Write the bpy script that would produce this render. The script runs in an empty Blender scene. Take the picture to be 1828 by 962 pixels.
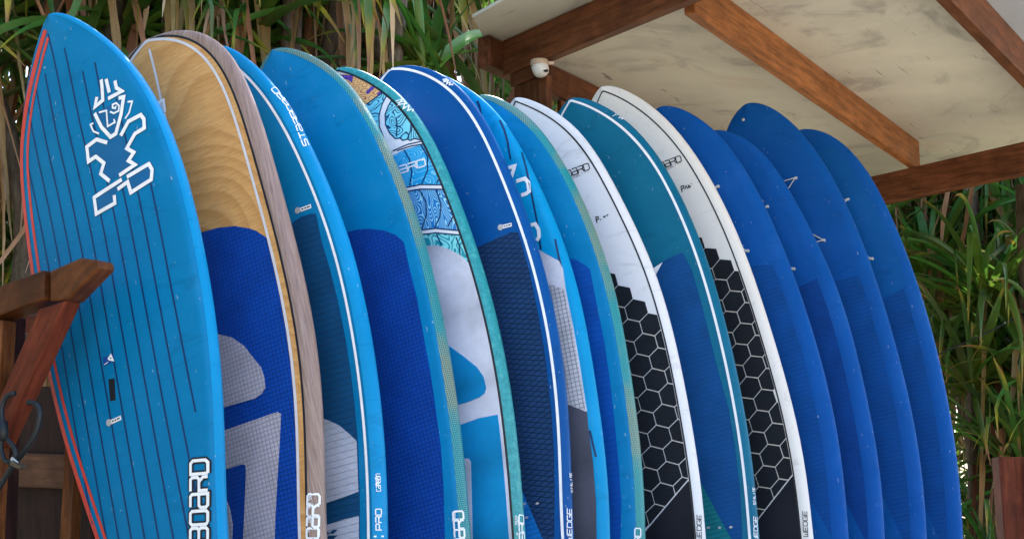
import bpy, bmesh, math, random
import numpy as np
from math import sin, cos, pi, radians, sqrt, atan2
from mathutils import Vector, Matrix
random.seed(7)

# ------------------------------------------------------------------ camera, sky, sun, exposure
scn = bpy.context.scene
COL = scn.collection
EYE = 1.15
F = 2500.0; CX, CY = 914.0, 481.0          # focal length and centre in photo pixels (1828 x 962)
PITCH = radians(10.0)
cam_d = bpy.data.cameras.new('camera'); cam = bpy.data.objects.new('camera', cam_d); COL.objects.link(cam)
cam.location = (0, 0, EYE); cam.rotation_euler = (radians(90) + PITCH, 0, 0)
cam_d.sensor_width = 36.0; cam_d.lens = 36.0 * F / 1828.0
cam_d.clip_start = 0.05; cam_d.clip_end = 800
scn.camera = cam
SUN_EL, SUN_AZ = radians(58), radians(14)    # azimuth clockwise from +Y
world = bpy.data.worlds.new('World'); scn.world = world; world.use_nodes = True
wn = world.node_tree.nodes; wl = world.node_tree.links; wn.clear()
sky = wn.new('ShaderNodeTexSky'); sky.sky_type = 'NISHITA'; sky.sun_disc = False
sky.sun_elevation = SUN_EL; sky.sun_rotation = SUN_AZ
sky.air_density = 1.0; sky.dust_density = 2.0; sky.ozone_density = 1.0
bgn = wn.new('ShaderNodeBackground'); bgn.inputs[1].default_value = 0.12
won = wn.new('ShaderNodeOutputWorld')
wl.new(sky.outputs[0], bgn.inputs[0]); wl.new(bgn.outputs[0], won.inputs[0])
sun_d = bpy.data.lights.new('sun', 'SUN'); sun_d.energy = 3.0; sun_d.angle = radians(0.6); sun_d.color = (1.0, 0.95, 0.86)
sun = bpy.data.objects.new('sun', sun_d); COL.objects.link(sun)
_sd = Vector((sin(SUN_AZ) * cos(SUN_EL), cos(SUN_AZ) * cos(SUN_EL), sin(SUN_EL)))
sun.rotation_euler = (-_sd).to_track_quat('-Z', 'Y').to_euler(); sun.location = (-5, -5, 12)
scn.view_settings.view_transform = 'Standard'; scn.view_settings.look = 'None'
scn.view_settings.exposure = 2.5; scn.view_settings.gamma = 1.0
scn.view_settings.use_curve_mapping = False
scn.render.engine = 'CYCLES'
# right-hand outline of every board as seen in the photograph (pixels), nose first
C={
0:[(92,26),(110,25),(130,30),(160,45),(180,60),(207,82),(235,110),(257,140),(277,175),(304,238),(312,252),(335,320),(352,392),(367,478),(375,517),(386,605),(395,705),(397,747),(401,822),(401,947)],
1:[(267,70),(287,60),(310,57),(340,56),(362,58),(380,65),(400,84),(420,110),(440,150),(457,185),(477,240),(497,312),(512,377),(522,425),(537,480),(549,530),(559,580),(567,630),(573,705),(577,797),(579,872),(579,935)],
2:[(402,86),(420,89),(435,97),(457,117),(490,153),(515,185),(544,237),(557,262),(574,297),(589,335),(604,372),(619,415),(635,478),(647,520),(659,580),(669,640),(678,712),(686,792),(689,847),(689,947)],
3:[(494,89),(517,87),(539,92),(567,105),(597,122),(619,145),(642,172),(664,207),(682,237),(707,290),(727,337),(744,385),(757,430),(770,478),(782,525),(794,587),(804,642),(814,705),(827,797),(833,872),(836,947)],
4:[(608,122),(619,121),(637,124),(657,132),(689,147),(719,175),(742,200),(770,239),(789,282),(809,332),(827,380),(844,420),(864,478),(879,530),(894,605),(909,687),(916,735),(925,792),(931,847),(935,910),(936,962)],
5:[(704,122),(722,117),(742,117),(762,122),(789,135),(820,152),(847,180),(862,207),(879,238),(897,272),(914,306),(926,340),(941,380),(956,425),(971,478),(989,542),(1001,615),(1010,692),(1014,725),(1020,785),(1023,847),(1023,897),(1021,960)],
6:[(800,138),(819,148),(847,165),(867,178),(889,202),(914,235),(934,270),(956,312),(979,352),(996,400),(1009,440),(1020,478),(1034,522),(1049,590),(1061,660),(1070,722),(1080,790),(1086,852),(1088,912),(1088,960)],
7:[(866,173),(874,170),(892,174),(919,187),(939,207),(959,227),(975,240),(996,272),(1019,312),(1039,352),(1059,397),(1074,437),(1086,478),(1099,522),(1111,582),(1121,635),(1134,720),(1143,785),(1149,847),(1151,922),(1150,960)],
8:[(916,176),(929,175),(946,179),(969,187),(996,202),(1019,220),(1039,237),(1069,280),(1094,320),(1116,362),(1136,405),(1154,445),(1168,480),(1186,530),(1201,587),(1214,642),(1224,697),(1231,727),(1241,780),(1250,842),(1256,902),(1259,960)],
9:[(1018,177),(1024,175),(1044,177),(1064,182),(1089,195),(1114,212),(1131,225),(1147,242),(1174,275),(1194,307),(1214,342),(1234,387),(1251,427),(1269,480),(1286,535),(1301,595),(1314,650),(1327,716),(1339,784),(1348,847),(1353,907),(1355,960)],
10:[(1073,157),(1080,155),(1094,155),(1114,160),(1139,172),(1164,190),(1189,210),(1218,242),(1244,277),(1269,317),(1291,360),(1314,407),(1329,445),(1342,481),(1361,535),(1371,562),(1388,620),(1401,670),(1414,722),(1431,784),(1441,842),(1447,897),(1451,960)],
11:[(1178,192),(1189,191),(1206,192),(1229,200),(1251,212),(1284,242),(1309,267),(1334,305),(1354,340),(1371,375),(1386,412),(1401,447),(1416,480),(1433,527),(1451,587),(1466,640),(1486,722),(1498,782),(1507,842),(1513,902),(1515,960)],
12:[(1279,234),(1292,234),(1306,236),(1336,251),(1367,277),(1391,307),(1413,345),(1436,382),(1458,422),(1482,479),(1501,527),(1518,587),(1533,640),(1552,722),(1565,782),(1572,842),(1578,902),(1579,960)],
13:[(1335,185),(1354,185),(1371,189),(1403,210),(1421,227),(1437,240),(1458,267),(1481,305),(1503,347),(1526,395),(1546,442),(1559,479),(1576,527),(1593,587),(1606,640),(1626,722),(1640,782),(1647,842),(1653,902),(1655,960)],
14:[(1438,232),(1451,231),(1468,235),(1481,242),(1503,255),(1526,275),(1546,300),(1563,327),(1583,365),(1601,405),(1616,442),(1631,480),(1648,527),(1663,582),(1677,640),(1694,718),(1706,782),(1713,842),(1718,902),(1720,960)],
}

# ------------------------------------------------------------------ helpers
def ray(x, y):
    a = (x - CX) / F; b = (CY - y) / F
    return np.array([a, cos(PITCH) - b * sin(PITCH), sin(PITCH) + b * cos(PITCH)])
EYEV = np.array([0, 0, EYE])
def project(P):
    q = np.asarray(P, float) - EYEV
    d = q[1] * cos(PITCH) + q[2] * sin(PITCH); v = -q[1] * sin(PITCH) + q[2] * cos(PITCH)
    return np.array([CX + F * q[0] / d, CY - F * v / d])
def at_z(x, y, z):
    r = ray(x, y); return Vector(EYEV + r * ((z - EYE) / r[2]))
def at_y(x, y, Y):
    r = ray(x, y); return Vector(EYEV + r * (Y / r[1]))

def tag(o, label, cat, group=None, kind=None):
    o['label'] = label; o['category'] = cat
    if group: o['group'] = group
    if kind: o['kind'] = kind
    return o
def empty(name, loc=(0, 0, 0)):
    o = bpy.data.objects.new(name, None); o.location = loc; o.empty_display_size = 0.1; COL.objects.link(o); return o
def mesh_obj(name, verts, faces, mat, parent=None, uvs=None, smooth=False):
    me = bpy.data.meshes.new(name); me.from_pydata([tuple(v) for v in verts], [], faces)
    if mat: me.materials.append(mat)
    if uvs is not None:
        ul = me.uv_layers.new(name='UVMap')
        li = np.empty(len(me.loops), dtype=np.int32); me.loops.foreach_get('vertex_index', li)
        ul.data.foreach_set('uv', np.asarray(uvs, dtype=np.float32)[li].ravel())
    if smooth: me.polygons.foreach_set('use_smooth', [True] * len(me.polygons))
    me.update()
    o = bpy.data.objects.new(name, me); COL.objects.link(o)
    if parent: o.parent = parent
    return o
def prism(name, poly, axis, mat, parent=None, bevel=0.0):
    """closed outline (3-D points in one plane) extruded by the vector axis; local Z runs along the longest edge (the grain)"""
    n = len(poly); P = [Vector(p) for p in poly]; A = Vector(axis)
    gr = max([P[i] - P[i - 1] for i in range(n)] + [A], key=lambda q: q.length).normalized()
    o2 = gr.orthogonal().normalized(); Mx = Matrix((o2, gr.cross(o2), gr)).transposed().to_4x4(); Mx.translation = P[0]; Mi = Mx.inverted()
    v = [Mi @ p for p in P + [p + A for p in P]]
    f = [tuple(range(n))[::-1], tuple(range(n, 2 * n))] + [(i, (i + 1) % n, n + (i + 1) % n, n + i) for i in range(n)]
    me = bpy.data.meshes.new(name); me.from_pydata(v, [], f); me.materials.append(mat)
    bm = bmesh.new(); bm.from_mesh(me); bmesh.ops.recalc_face_normals(bm, faces=bm.faces)
    if bevel: bmesh.ops.bevel(bm, geom=bm.edges[:], offset=bevel, segments=2, affect='EDGES', profile=0.5)
    bm.to_mesh(me); bm.free(); me.update()
    o = bpy.data.objects.new(name, me); COL.objects.link(o)
    if parent: o.parent = parent
    o.matrix_local = Mx
    return o
def beam(name, a, b, w, h, mat, parent=None, side=(0, 0), bevel=0.006):
    """timber from a to b; a,b on its bottom left edge when side = (0,0)"""
    a = Vector(a); b = Vector(b); d = (b - a).normalized(); up = Vector((0, 0, 1)); r = d.cross(up).normalized(); u = r.cross(d)
    a = a + r * side[0] + u * side[1]; b = b + r * side[0] + u * side[1]
    return prism(name, [a, a + r * w, a + r * w + u * h, a + u * h], b - a, mat, parent, bevel)
def tube(name, pts, rad, mat, parent=None, seg=8, closed=False):
    P = [Vector(p) for p in pts]; n = len(P); v = []; f = []
    rr = rad if hasattr(rad, '__len__') else [rad] * n
    prev = None
    for i, p in enumerate(P):
        t = (P[min(i + 1, n - 1)] - P[max(i - 1, 0)]).normalized()
        if prev is None: a = t.orthogonal().normalized()
        else: a = (prev - t * prev.dot(t)).normalized()
        prev = a; b = t.cross(a)
        for k in range(seg):
            q = 2 * pi * k / seg; v.append(p + (a * cos(q) + b * sin(q)) * rr[i])
    for i in range(n - 1):
        for k in range(seg):
            f.append((i * seg + k, i * seg + (k + 1) % seg, (i + 1) * seg + (k + 1) % seg, (i + 1) * seg + k))
    f.append(tuple(range(seg))[::-1]); f.append(tuple((n - 1) * seg + k for k in range(seg)))
    return mesh_obj(name, v, f, mat, parent, smooth=True)
def spline(pts, n=8):
    P = [Vector(p) for p in pts]; out = []
    for i in range(len(P) - 1):
        p0, p1, p2, p3 = P[max(i - 1, 0)], P[i], P[i + 1], P[min(i + 2, len(P) - 1)]
        for k in range(n):
            t = k / n
            out.append(0.5 * ((2 * p1) + (p2 - p0) * t + (2 * p0 - 5 * p1 + 4 * p2 - p3) * t * t + (3 * p1 - p0 - 3 * p2 + p3) * t ** 3))
    return out + [P[-1]]

# ------------------------------------------------------------------ materials
class N:
    def __init__(s, name):
        s.m = bpy.data.materials.new(name); s.m.use_nodes = True
        s.t = s.m.node_tree; s.b = s.t.nodes['Principled BSDF']
    def new(s, typ, **kw):
        n = s.t.nodes.new(typ)
        for k, v in kw.items():
            if k.startswith('_'): setattr(n, k[1:], v)
            else: n.inputs[k.replace('__', ' ')].default_value = v
        return n
    def link(s, a, b): s.t.links.new(a, b)
    def bump(s, h, strength, dist):
        b = s.new('ShaderNodeBump', Strength=strength, Distance=dist); s.link(h, b.inputs['Height']); s.link(b.outputs[0], s.b.inputs['Normal'])
        return b
    def ramp(s, fac, stops):
        r = s.new('ShaderNodeValToRGB'); e = r.color_ramp.elements
        while len(e) < len(stops): e.new(0.5)
        for i, (p, c) in enumerate(stops): e[i].position = p; e[i].color = (*c, 1) if len(c) == 3 else c
        s.link(fac, r.inputs[0]); return r.outputs[0]
    def mix(s, fac, a, b, mode='MIX'):
        m = s.new('ShaderNodeMix', _data_type='RGBA', _blend_type=mode)
        for sock, val in ((m.inputs[0], fac), (m.inputs[6], a), (m.inputs[7], b)):
            if hasattr(val, 'links'): s.link(val, sock)
            else: sock.default_value = (*val, 1) if hasattr(val, '__len__') else val
        return m.outputs[2]
    def math(s, op, a, b=0.0):
        m = s.new('ShaderNodeMath', _operation=op)
        for i, val in enumerate((a, b)):
            if hasattr(val, 'links'): s.link(val, m.inputs[i])
            else: m.inputs[i].default_value = val
        return m.outputs[0]
    def coord(s, kind='Object', scale=(1, 1, 1), rot=(0, 0, 0)):
        c = s.new('ShaderNodeTexCoord'); mp = s.new('ShaderNodeMapping'); mp.inputs['Scale'].default_value = scale; mp.inputs['Rotation'].default_value = rot
        src = c.outputs[kind]
        if kind == 'Object':
            oi = s.new('ShaderNodeObjectInfo'); cb = s.new('ShaderNodeCombineXYZ'); ad = s.new('ShaderNodeVectorMath', _operation='ADD')
            s.link(s.math('MULTIPLY', oi.outputs['Random'], 31.0), cb.inputs[0]); s.link(s.math('MULTIPLY', oi.outputs['Random'], 17.0), cb.inputs[2])
            s.link(src, ad.inputs[0]); s.link(cb.outputs[0], ad.inputs[1]); src = ad.outputs[0]
        s.link(src, mp.inputs[0]); return mp.outputs[0]
def scl(c, k): return tuple(min(1.0, x * k) for x in c)

def paint(name, col, rough=0.36, wear=0.12, coat=0.0, spec=.12):
    """gloss board lacquer, a little uneven, scuffed and dusty"""
    n = N(name); v = n.coord('Object', (1, 1, 1))
    a = n.new('ShaderNodeTexNoise', Scale=3.0, Detail=6.0, Roughness=0.65); n.link(v, a.inputs['Vector'])
    b = n.new('ShaderNodeTexNoise', Scale=26.0, Detail=5.0, Roughness=0.7); n.link(v, b.inputs['Vector'])
    c1 = n.ramp(a.outputs[0], [(0.3, scl(col, 1 - wear)), (0.55, col), (0.8, tuple(min(1, x * (1 + wear * .5) + .012) for x in col))])
    v2 = n.coord('Object', (60, 60, 6)); sc = n.new('ShaderNodeTexNoise', Scale=1.0, Detail=3.0, Roughness=0.6); n.link(v2, sc.inputs['Vector'])
    f = n.math('MULTIPLY', n.ramp(sc.outputs[0], [(0.70, (0, 0, 0)), (0.78, (1, 1, 1))]), n.ramp(a.outputs[0], [(0.5, (0, 0, 0)), (0.7, (.35, .35, .35))]))
    v3 = n.coord('Object', (3, 3, 9)); sm = n.new('ShaderNodeTexNoise', Scale=1.7, Detail=7.0, Roughness=0.7, Distortion=1.2); n.link(v3, sm.inputs['Vector'])
    c2 = n.mix(n.ramp(sm.outputs[0], [(0.56, (0, 0, 0)), (0.70, (.45,) * 3)]), c1, scl(col, .55))
    v4 = n.coord('Object', (1, 1, .35), (.5, 0, .3)); vo = n.new('ShaderNodeTexNoise', Scale=95.0, Detail=2.0, Roughness=.5); n.link(v4, vo.inputs['Vector'])
    nick = n.math('MULTIPLY', n.ramp(vo.outputs[0], [(.715, (0, 0, 0)), (.74, (1, 1, 1))]), n.ramp(sm.outputs[0], [(.42, (0, 0, 0)), (.55, (.6,) * 3)]))
    n.link(n.mix(nick, n.mix(f, c2, tuple(.5 * x + .3 for x in col)), tuple(.4 * x + .4 for x in col)), n.b.inputs['Base Color'])
    n.link(n.ramp(b.outputs[0], [(0.3, (rough * .8,) * 3), (0.7, (rough * 1.35,) * 3)]), n.b.inputs['Roughness'])
    n.b.inputs['Specular IOR Level'].default_value = spec; n.b.inputs['Coat Weight'].default_value = coat; n.b.inputs['Coat Roughness'].default_value = 0.18
    n.bump(b.outputs[0], 0.06, 0.002)
    return n.m
def plain(name, col, rough=0.5, metal=0.0):
    n = N(name); v = n.coord('Object'); a = n.new('ShaderNodeTexNoise', Scale=18.0, Detail=4.0); n.link(v, a.inputs['Vector'])
    n.link(n.ramp(a.outputs[0], [(0.3, scl(col, .86)), (0.7, col)]), n.b.inputs['Base Color'])
    n.b.inputs['Roughness'].default_value = rough; n.b.inputs['Metallic'].default_value = metal; n.b.inputs['Specular IOR Level'].default_value = .3
    return n.m
def foam(name, col, pattern='square', size=0.014, rough=0.62, strength=0.7, groove=0.72):
    """EVA traction pad; the groove pattern runs in board coordinates (UV in metres)"""
    n = N(name); uv = n.coord('UV')
    if pattern == 'square' or pattern == 'brick':
        br = n.new('ShaderNodeTexBrick', Scale=1.0); br.offset = 0.5 if pattern == 'brick' else 0.0
        br.inputs['Brick Width'].default_value = size * (2.6 if pattern == 'brick' else 1); br.inputs['Row Height'].default_value = size
        br.inputs['Mortar Size'].default_value = size * .13; br.inputs['Mortar Smooth'].default_value = 0.6
        n.link(uv, br.inputs['Vector']); g = n.math('SUBTRACT', 1.0, br.outputs['Fac'])
    elif pattern == 'diamond':
        sp = n.new('ShaderNodeSeparateXYZ'); n.link(uv, sp.inputs[0])
        ws = []
        for sgn in (1, -1):
            q = n.math('ADD', n.math('MULTIPLY', sp.outputs[0], 1 / (size * 2.6)), n.math('MULTIPLY', sp.outputs[1], sgn / size))
            ws.append(n.math('ABSOLUTE', n.math('SINE', n.math('MULTIPLY', q, pi))))
        m = n.math('MINIMUM', ws[0], ws[1]); g = n.ramp(m, [(0.0, (0, 0, 0)), (0.32, (1, 1, 1))])
    elif pattern == 'hatch':
        sp = n.new('ShaderNodeSeparateXYZ'); n.link(uv, sp.inputs[0]); ns_ = n.new('ShaderNodeTexNoise', Scale=30.0); n.link(uv, ns_.inputs['Vector'])
        row = n.math('ABSOLUTE', n.math('SINE', n.math('MULTIPLY', n.math('ADD', sp.outputs[1], n.math('MULTIPLY', ns_.outputs[0], size * .25)), pi / size)))
        dg = n.math('ABSOLUTE', n.math('SINE', n.math('MULTIPLY', n.math('ADD', n.math('MULTIPLY', sp.outputs[0], .7), sp.outputs[1]), pi / size * .9)))
        g = n.math('MULTIPLY', n.ramp(row, [(0.0, (0, 0, 0)), (0.22, (1, 1, 1))]), n.ramp(dg, [(0.0, (.6,) * 3), (0.18, (1, 1, 1))]))
    else:   # fine corduroy lines across
        sp = n.new('ShaderNodeSeparateXYZ'); n.link(uv, sp.inputs[0])
        g = n.math('ABSOLUTE', n.math('SINE', n.math('MULTIPLY', sp.outputs[1], pi / size)))
    ns = n.new('ShaderNodeTexNoise', Scale=7.0, Detail=5.0, Roughness=.7); n.link(uv, ns.inputs['Vector'])
    fine = n.new('ShaderNodeTexNoise', Scale=420.0, Detail=2.0); n.link(uv, fine.inputs['Vector'])
    c1 = n.ramp(ns.outputs[0], [(0.3, scl(col, .82)), (0.7, scl(col, 1.1))])
    n.link(n.mix(g, n.mix(1.0, c1, (groove,) * 3, 'MULTIPLY'), c1), n.b.inputs['Base Color'])
    n.b.inputs['Roughness'].default_value = rough; n.b.inputs['Specular IOR Level'].default_value = .15
    h = n.math('ADD', g, n.math('MULTIPLY', fine.outputs[0], .25)); n.bump(h, strength, 0.003)
    return n.m
def timber(name, dark, light, rough=0.42, scale=1.0):
    n = N(name); v = n.coord('Object', (2 * scale, 2 * scale, 2 * scale))
    a = n.new('ShaderNodeTexNoise', Scale=2.2, Detail=8.0, Roughness=0.62, Distortion=.6); n.link(v, a.inputs['Vector'])
    v2 = n.coord('Object', (24, 24, 2.5)); g = n.new('ShaderNodeTexNoise', Scale=1.6, Detail=6.0, Roughness=.7); n.link(v2, g.inputs['Vector'])
    oi = n.new('ShaderNodeObjectInfo'); va = n.new('ShaderNodeVectorMath', _operation='ADD'); n.link(v2, va.inputs[0]); cx_ = n.new('ShaderNodeCombineXYZ'); n.link(n.math('MULTIPLY', oi.outputs['Random'], 50.0), cx_.inputs[0]); n.link(cx_.outputs[0], va.inputs[1]); n.link(va.outputs[0], g.inputs['Vector'])
    base = n.ramp(n.math('ADD', a.outputs[0], n.math('MULTIPLY', n.math('SUBTRACT', oi.outputs['Random'], .5), .25)), [(0.28, dark), (0.72, light)])
    n.link(n.mix(n.ramp(g.outputs[0], [(.35, (.75,) * 3), (.6, (0, 0, 0))]), base, scl(dark, .45)), n.b.inputs['Base Color'])
    n.b.inputs['Roughness'].default_value = rough; n.b.inputs['Specular IOR Level'].default_value = .16; n.bump(g.outputs[0], 0.25, 0.004)
    return n.m

# ------------------------------------------------------------------ boards: frames fitted to the outlines above
YAW = radians(30.0); Z0, SL = 5.4, 0.65
W0 = np.array([cos(YAW), -sin(YAW), 0.0]); NN = np.array([-sin(YAW), -cos(YAW), 0.0]); ZZ = np.array([0, 0, 1.0])
BASE_Z = 0.08
def sstep(x): x = min(1.0, max(0.0, x)); return x * x * (3 - 2 * x)

class Board:
    def __init__(s, k, nose_px, name, label, mat, W=0.43, thick=0.076, rocker=0.10, rail=.040, crown=.5):
        s.k = k; c = C[k]; s.T0 = thick / 2; s.rk = rocker; s.rail = rail; s.cr = crown
        xr = np.interp(900, [p[1] for p in c[5:]], [p[0] for p in c[5:]])
        r = ray(xr, 900); P = r * (Z0 / (r[1] - SL * r[0])); s.d = float(NN @ P)
        hit = lambda x, y, off=0.0: EYEV + ray(x, y) * ((s.d + off) / (NN @ ray(x, y)))
        nose = hit(*nose_px, rocker)
        pts = [hit(*p) for p in c[4:]]
        best = min((abs(max((p - nose) @ (cos(R) * W0 + sin(R) * ZZ) for p in pts) - .005 - W), R) for R in np.radians(np.linspace(2, 25, 231)))
        s.R = best[1]; s.u = cos(s.R) * ZZ - sin(s.R) * W0; s.w = cos(s.R) * W0 + sin(s.R) * ZZ
        s.L = (nose[2] - BASE_Z - 0.10 * sin(s.R)) / cos(s.R)
        # outline fit: hw = sqrt(t (L-t)) * polynomial
        T, S, Wt = [], [], []
        for p in c:
            t = 0.5
            for _ in range(4):
                q = hit(*p, s.rock(t)); t = float((nose - q) @ s.u)
                t = max(t, 0)
            sw = float((q - nose) @ s.w) - .005 * sstep(t / .3)
            if t > 0.012 and sw > 0.03: T.append(t); S.append(sw); Wt.append(2.0 if t < .5 else 1.0)
        tl, sl = T[-1], S[-1]
        for dt, sv in ((.3, .245), (.15, .185), (.06, .12), (.02, .07)): T.append(s.L - dt); S.append(sv); Wt.append(.5)
        for q in (.35, .7): tq = tl + (s.L - .3 - tl) * q; T.append(tq); S.append(sl + (.245 - sl) * q ** 1.3); Wt.append(.5)
        T = np.array(T); S = np.array(S); Wt = np.array(Wt); x = T / s.L * 2 - 1
        den = np.sqrt(T * (s.L - T)); V = np.polynomial.chebyshev.chebvander(x, 8) * den[:, None]
        s.cf = np.linalg.lstsq(V * Wt[:, None], S * Wt, rcond=None)[0]
        s.org = nose - s.rk * NN - s.u * s.L
        s.root = empty(name); M = Matrix(((s.w[0], -NN[0], s.u[0], s.org[0]), (s.w[1], -NN[1], s.u[1], s.org[1]), (s.w[2], -NN[2], s.u[2], s.org[2]), (0, 0, 0, 1)))
        s.root.matrix_world = M; s.M = np.array(M)
        tag(s.root, label, 'paddle board', 'paddle boards standing in the rack')
        s.build(mat)
    def rock(s, t): return s.rk * max(0.0, 1 - t / 1.1) ** 2.1
    def hw(s, t):
        t = min(max(t, 1e-4), s.L - 1e-4)
        return max(0.004, sqrt(t * (s.L - t)) * float(np.polynomial.chebyshev.chebval(t / s.L * 2 - 1, s.cf)))
    def dims(s, t):
        hw = s.hw(t); T = s.T0 * (.32 + .68 * sstep(t / .55)) * (.45 + .55 * sstep((s.L - t) / .4))
        rw = min(s.rail, .6 * hw); fl = hw - rw; av = (rw + T) / 2
        return hw, T, rw, fl, av
    def G(s, t):
        hw, T, rw, fl, av = s.dims(t); return fl + pi / 2 * av
    def surf(s, g, t, off=0.0):
        hw, T, rw, fl, av = s.dims(t); sg = 1 if g >= 0 else -1; ag = abs(g)
        if ag <= fl: x = ag; h = T * (1 + s.cr * (1 - (ag / fl) ** 2)) + off
        else:
            a = min((ag - fl) / av, 2.6); x = fl + rw * sin(a) + off * sin(a); h = T * cos(a) + off * cos(a)
        return (sg * x, -(h + s.rock(t)), s.L - t)
    def world(s, g, t, off=0.0):
        return s.M[:3, :3] @ np.array(s.surf(g, t, off)) + s.M[:3, 3]
    def gt(s, x, y):
        p = EYEV + ray(x, y) * ((s.d + s.T0) / (NN @ ray(x, y))); q = p - s.org
        g = float(q @ s.w); t = s.L - float(q @ s.u); e = 1e-4; tgt = np.array([x, y], float)
        for _ in range(12):
            p0 = project(s.world(g, t)); r = tgt - p0
            J = np.column_stack([(project(s.world(g + e, t)) - p0) / e, (project(s.world(g, t + e)) - p0) / e])
            d = np.linalg.lstsq(J, r, rcond=None)[0]; m = np.abs(d).max()
            if m > .15: d *= .15 / m
            g += d[0]; t = min(max(t + d[1], .003), s.L - .003)
            gm = s.G(t) + .04; g = min(max(g, -gm), gm)
        return (g, t)
    def gts(s, pts): return [s.gt(*p) for p in pts]
    def build(s, mat):
        nt, v, f, uv = 60, [], [], []
        ts = [.003 + (s.L - .006) * (.5 - .5 * cos(pi * (i / (nt - 1)) ** .95)) for i in range(nt)]
        for t in ts:
            hw, T, rw, fl, av = s.dims(t); ring = []
            A = [pi / 2 * i / 6 for i in range(7)]
            half = [(fl * i / 5, T * (1 + s.cr * (1 - (i / 5) ** 2))) for i in range(5)] + [(fl + rw * sin(a), T * cos(a)) for a in A]
            half += [(fl + rw * sin(pi / 2 + a), T * cos(pi / 2 + a) * .95) for a in A[1:]] + [(fl * i / 3, -T * .95) for i in (2, 1)]
            full = half + [(0, -T * .95)] + [(-x, h) for x, h in half[:0:-1]]
            for x, h in full: v.append((x, -(h + s.rock(t)), s.L - t)); uv.append((x, -t))
        m = len(full)
        for i in range(nt - 1):
            for j in range(m): f.append((i * m + j, i * m + (j + 1) % m, (i + 1) * m + (j + 1) % m, (i + 1) * m + j))
        f.append(tuple(range(m))[::-1]); f.append(tuple((nt - 1) * m + j for j in range(m)))
        s.silh = None; s.hull = mesh_obj('hull', v, [tuple(reversed(q)) for q in f], mat, s.root, uv, True)
    # ---- overlays that follow the deck
    def patch(s, poly, mat, name, off=.004, cell=.05, parent=None, skirt=True):
        """region of the deck: poly in (g,t)"""
        g0 = min(p[0] for p in poly); g1 = max(p[0] for p in poly); t0 = min(p[1] for p in poly); t1 = max(p[1] for p in poly)
        V, Fc, U, idx = [], [], [], {}
        def vid(g, t, o=off):
            key = (round(g, 5), round(t, 5), o)
            if key not in idx: idx[key] = len(V); V.append(s.surf(g, t, o)); U.append((g, -t))
            return idx[key]
        ng = max(1, math.ceil((g1 - g0) / cell)); ntt = max(1, math.ceil((t1 - t0) / cell))
        for i in range(ng):
            for j in range(ntt):
                a, b = g0 + (g1 - g0) * i / ng, g0 + (g1 - g0) * (i + 1) / ng; c, d = t0 + (t1 - t0) * j / ntt, t0 + (t1 - t0) * (j + 1) / ntt
                q = clip_rect(poly, a, b, c, d)
                if len(q) >= 3:
                    ids = []
                    for p in q:
                        k = vid(*p)
                        if not ids or ids[-1] != k: ids.append(k)
                    if len(ids) > 2 and ids[0] == ids[-1]: ids.pop()
                    if len(set(ids)) >= 3 and len(set(ids)) == len(ids): Fc.append(tuple(ids))
        if skirt:
            for p, q in zip(poly, poly[1:] + poly[:1]):
                n = max(1, int(math.hypot(p[0] - q[0], p[1] - q[1]) / cell))
                for i in range(n):
                    a = (p[0] + (q[0] - p[0]) * i / n, p[1] + (q[1] - p[1]) * i / n); b = (p[0] + (q[0] - p[0]) * (i + 1) / n, p[1] + (q[1] - p[1]) * (i + 1) / n)
                    Fc.append((vid(*a), vid(*b), vid(b[0], b[1], -.001), vid(a[0], a[1], -.001)))
        me = bpy.data.meshes.new(name); me.from_pydata(V, [], Fc); me.materials.append(mat)
        ul = me.uv_layers.new(name='UVMap'); li = np.empty(len(me.loops), dtype=np.int32); me.loops.foreach_get('vertex_index', li)
        ul.data.foreach_set('uv', np.asarray(U, dtype=np.float32)[li].ravel())
        bm = bmesh.new(); bm.from_mesh(me); bmesh.ops.recalc_face_normals(bm, faces=bm.faces); bm.to_mesh(me); bm.free(); me.update()
        o = bpy.data.objects.new(name, me); COL.objects.link(o); o.parent = parent or s.root
        return o
    def ribbons(s, strokes, width, mat, name, off=.003, parent=None, step=.04, closed=False):
        """polylines in (g,t) drawn as flat lines of one width, joined into one part"""
        V, Fc, U = [], [], []
        for st in strokes:
            P = [np.array((p[0], -p[1])) for p in st]
            wd = width if not isinstance(width, (list, tuple)) else width[strokes.index(st)]
            Q = [P[0]]
            for a, b in zip(P, P[1:]):
                n = max(1, math.ceil(np.hypot(*(b - a)) / step))
                Q += [a + (b - a) * (i + 1) / n for i in range(n)]
            n = len(Q); b0 = len(V)
            for i in range(n):
                d0 = Q[i] - Q[i - 1] if i > 0 else Q[1] - Q[0]; d1 = Q[i + 1] - Q[i] if i < n - 1 else Q[-1] - Q[-2]
                d0 = d0 / (np.hypot(*d0) + 1e-9); d1 = d1 / (np.hypot(*d1) + 1e-9)
                if closed and i in (0, n - 1): d0 = (Q[-1] - Q[-2]); d0 /= np.hypot(*d0); d1 = (Q[1] - Q[0]); d1 /= np.hypot(*d1)
                n0 = np.array((-d0[1], d0[0])); n1 = np.array((-d1[1], d1[0])); m = n0 + n1; lm = np.hypot(*m)
                m = m / lm if lm > .2 else n0
                k = wd / 2 / max(.5, float(m @ n0)); ext = 0.0
                for sg in (1, -1):
                    q = Q[i] + m * k * sg; V.append(s.surf(q[0], -q[1], off)); U.append((q[0], q[1]))
            for i in range(n - 1): Fc.append((b0 + 2 * i, b0 + 2 * i + 1, b0 + 2 * i + 3, b0 + 2 * i + 2))
        return mesh_obj(name, V, Fc, mat, parent or s.root, U)
    def inset_of(s, pts):
        d = []
        for p in pts:
            g, t = s.gt(*p); d.append(s.G(t) - g)
        return float(np.median(d))
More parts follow.
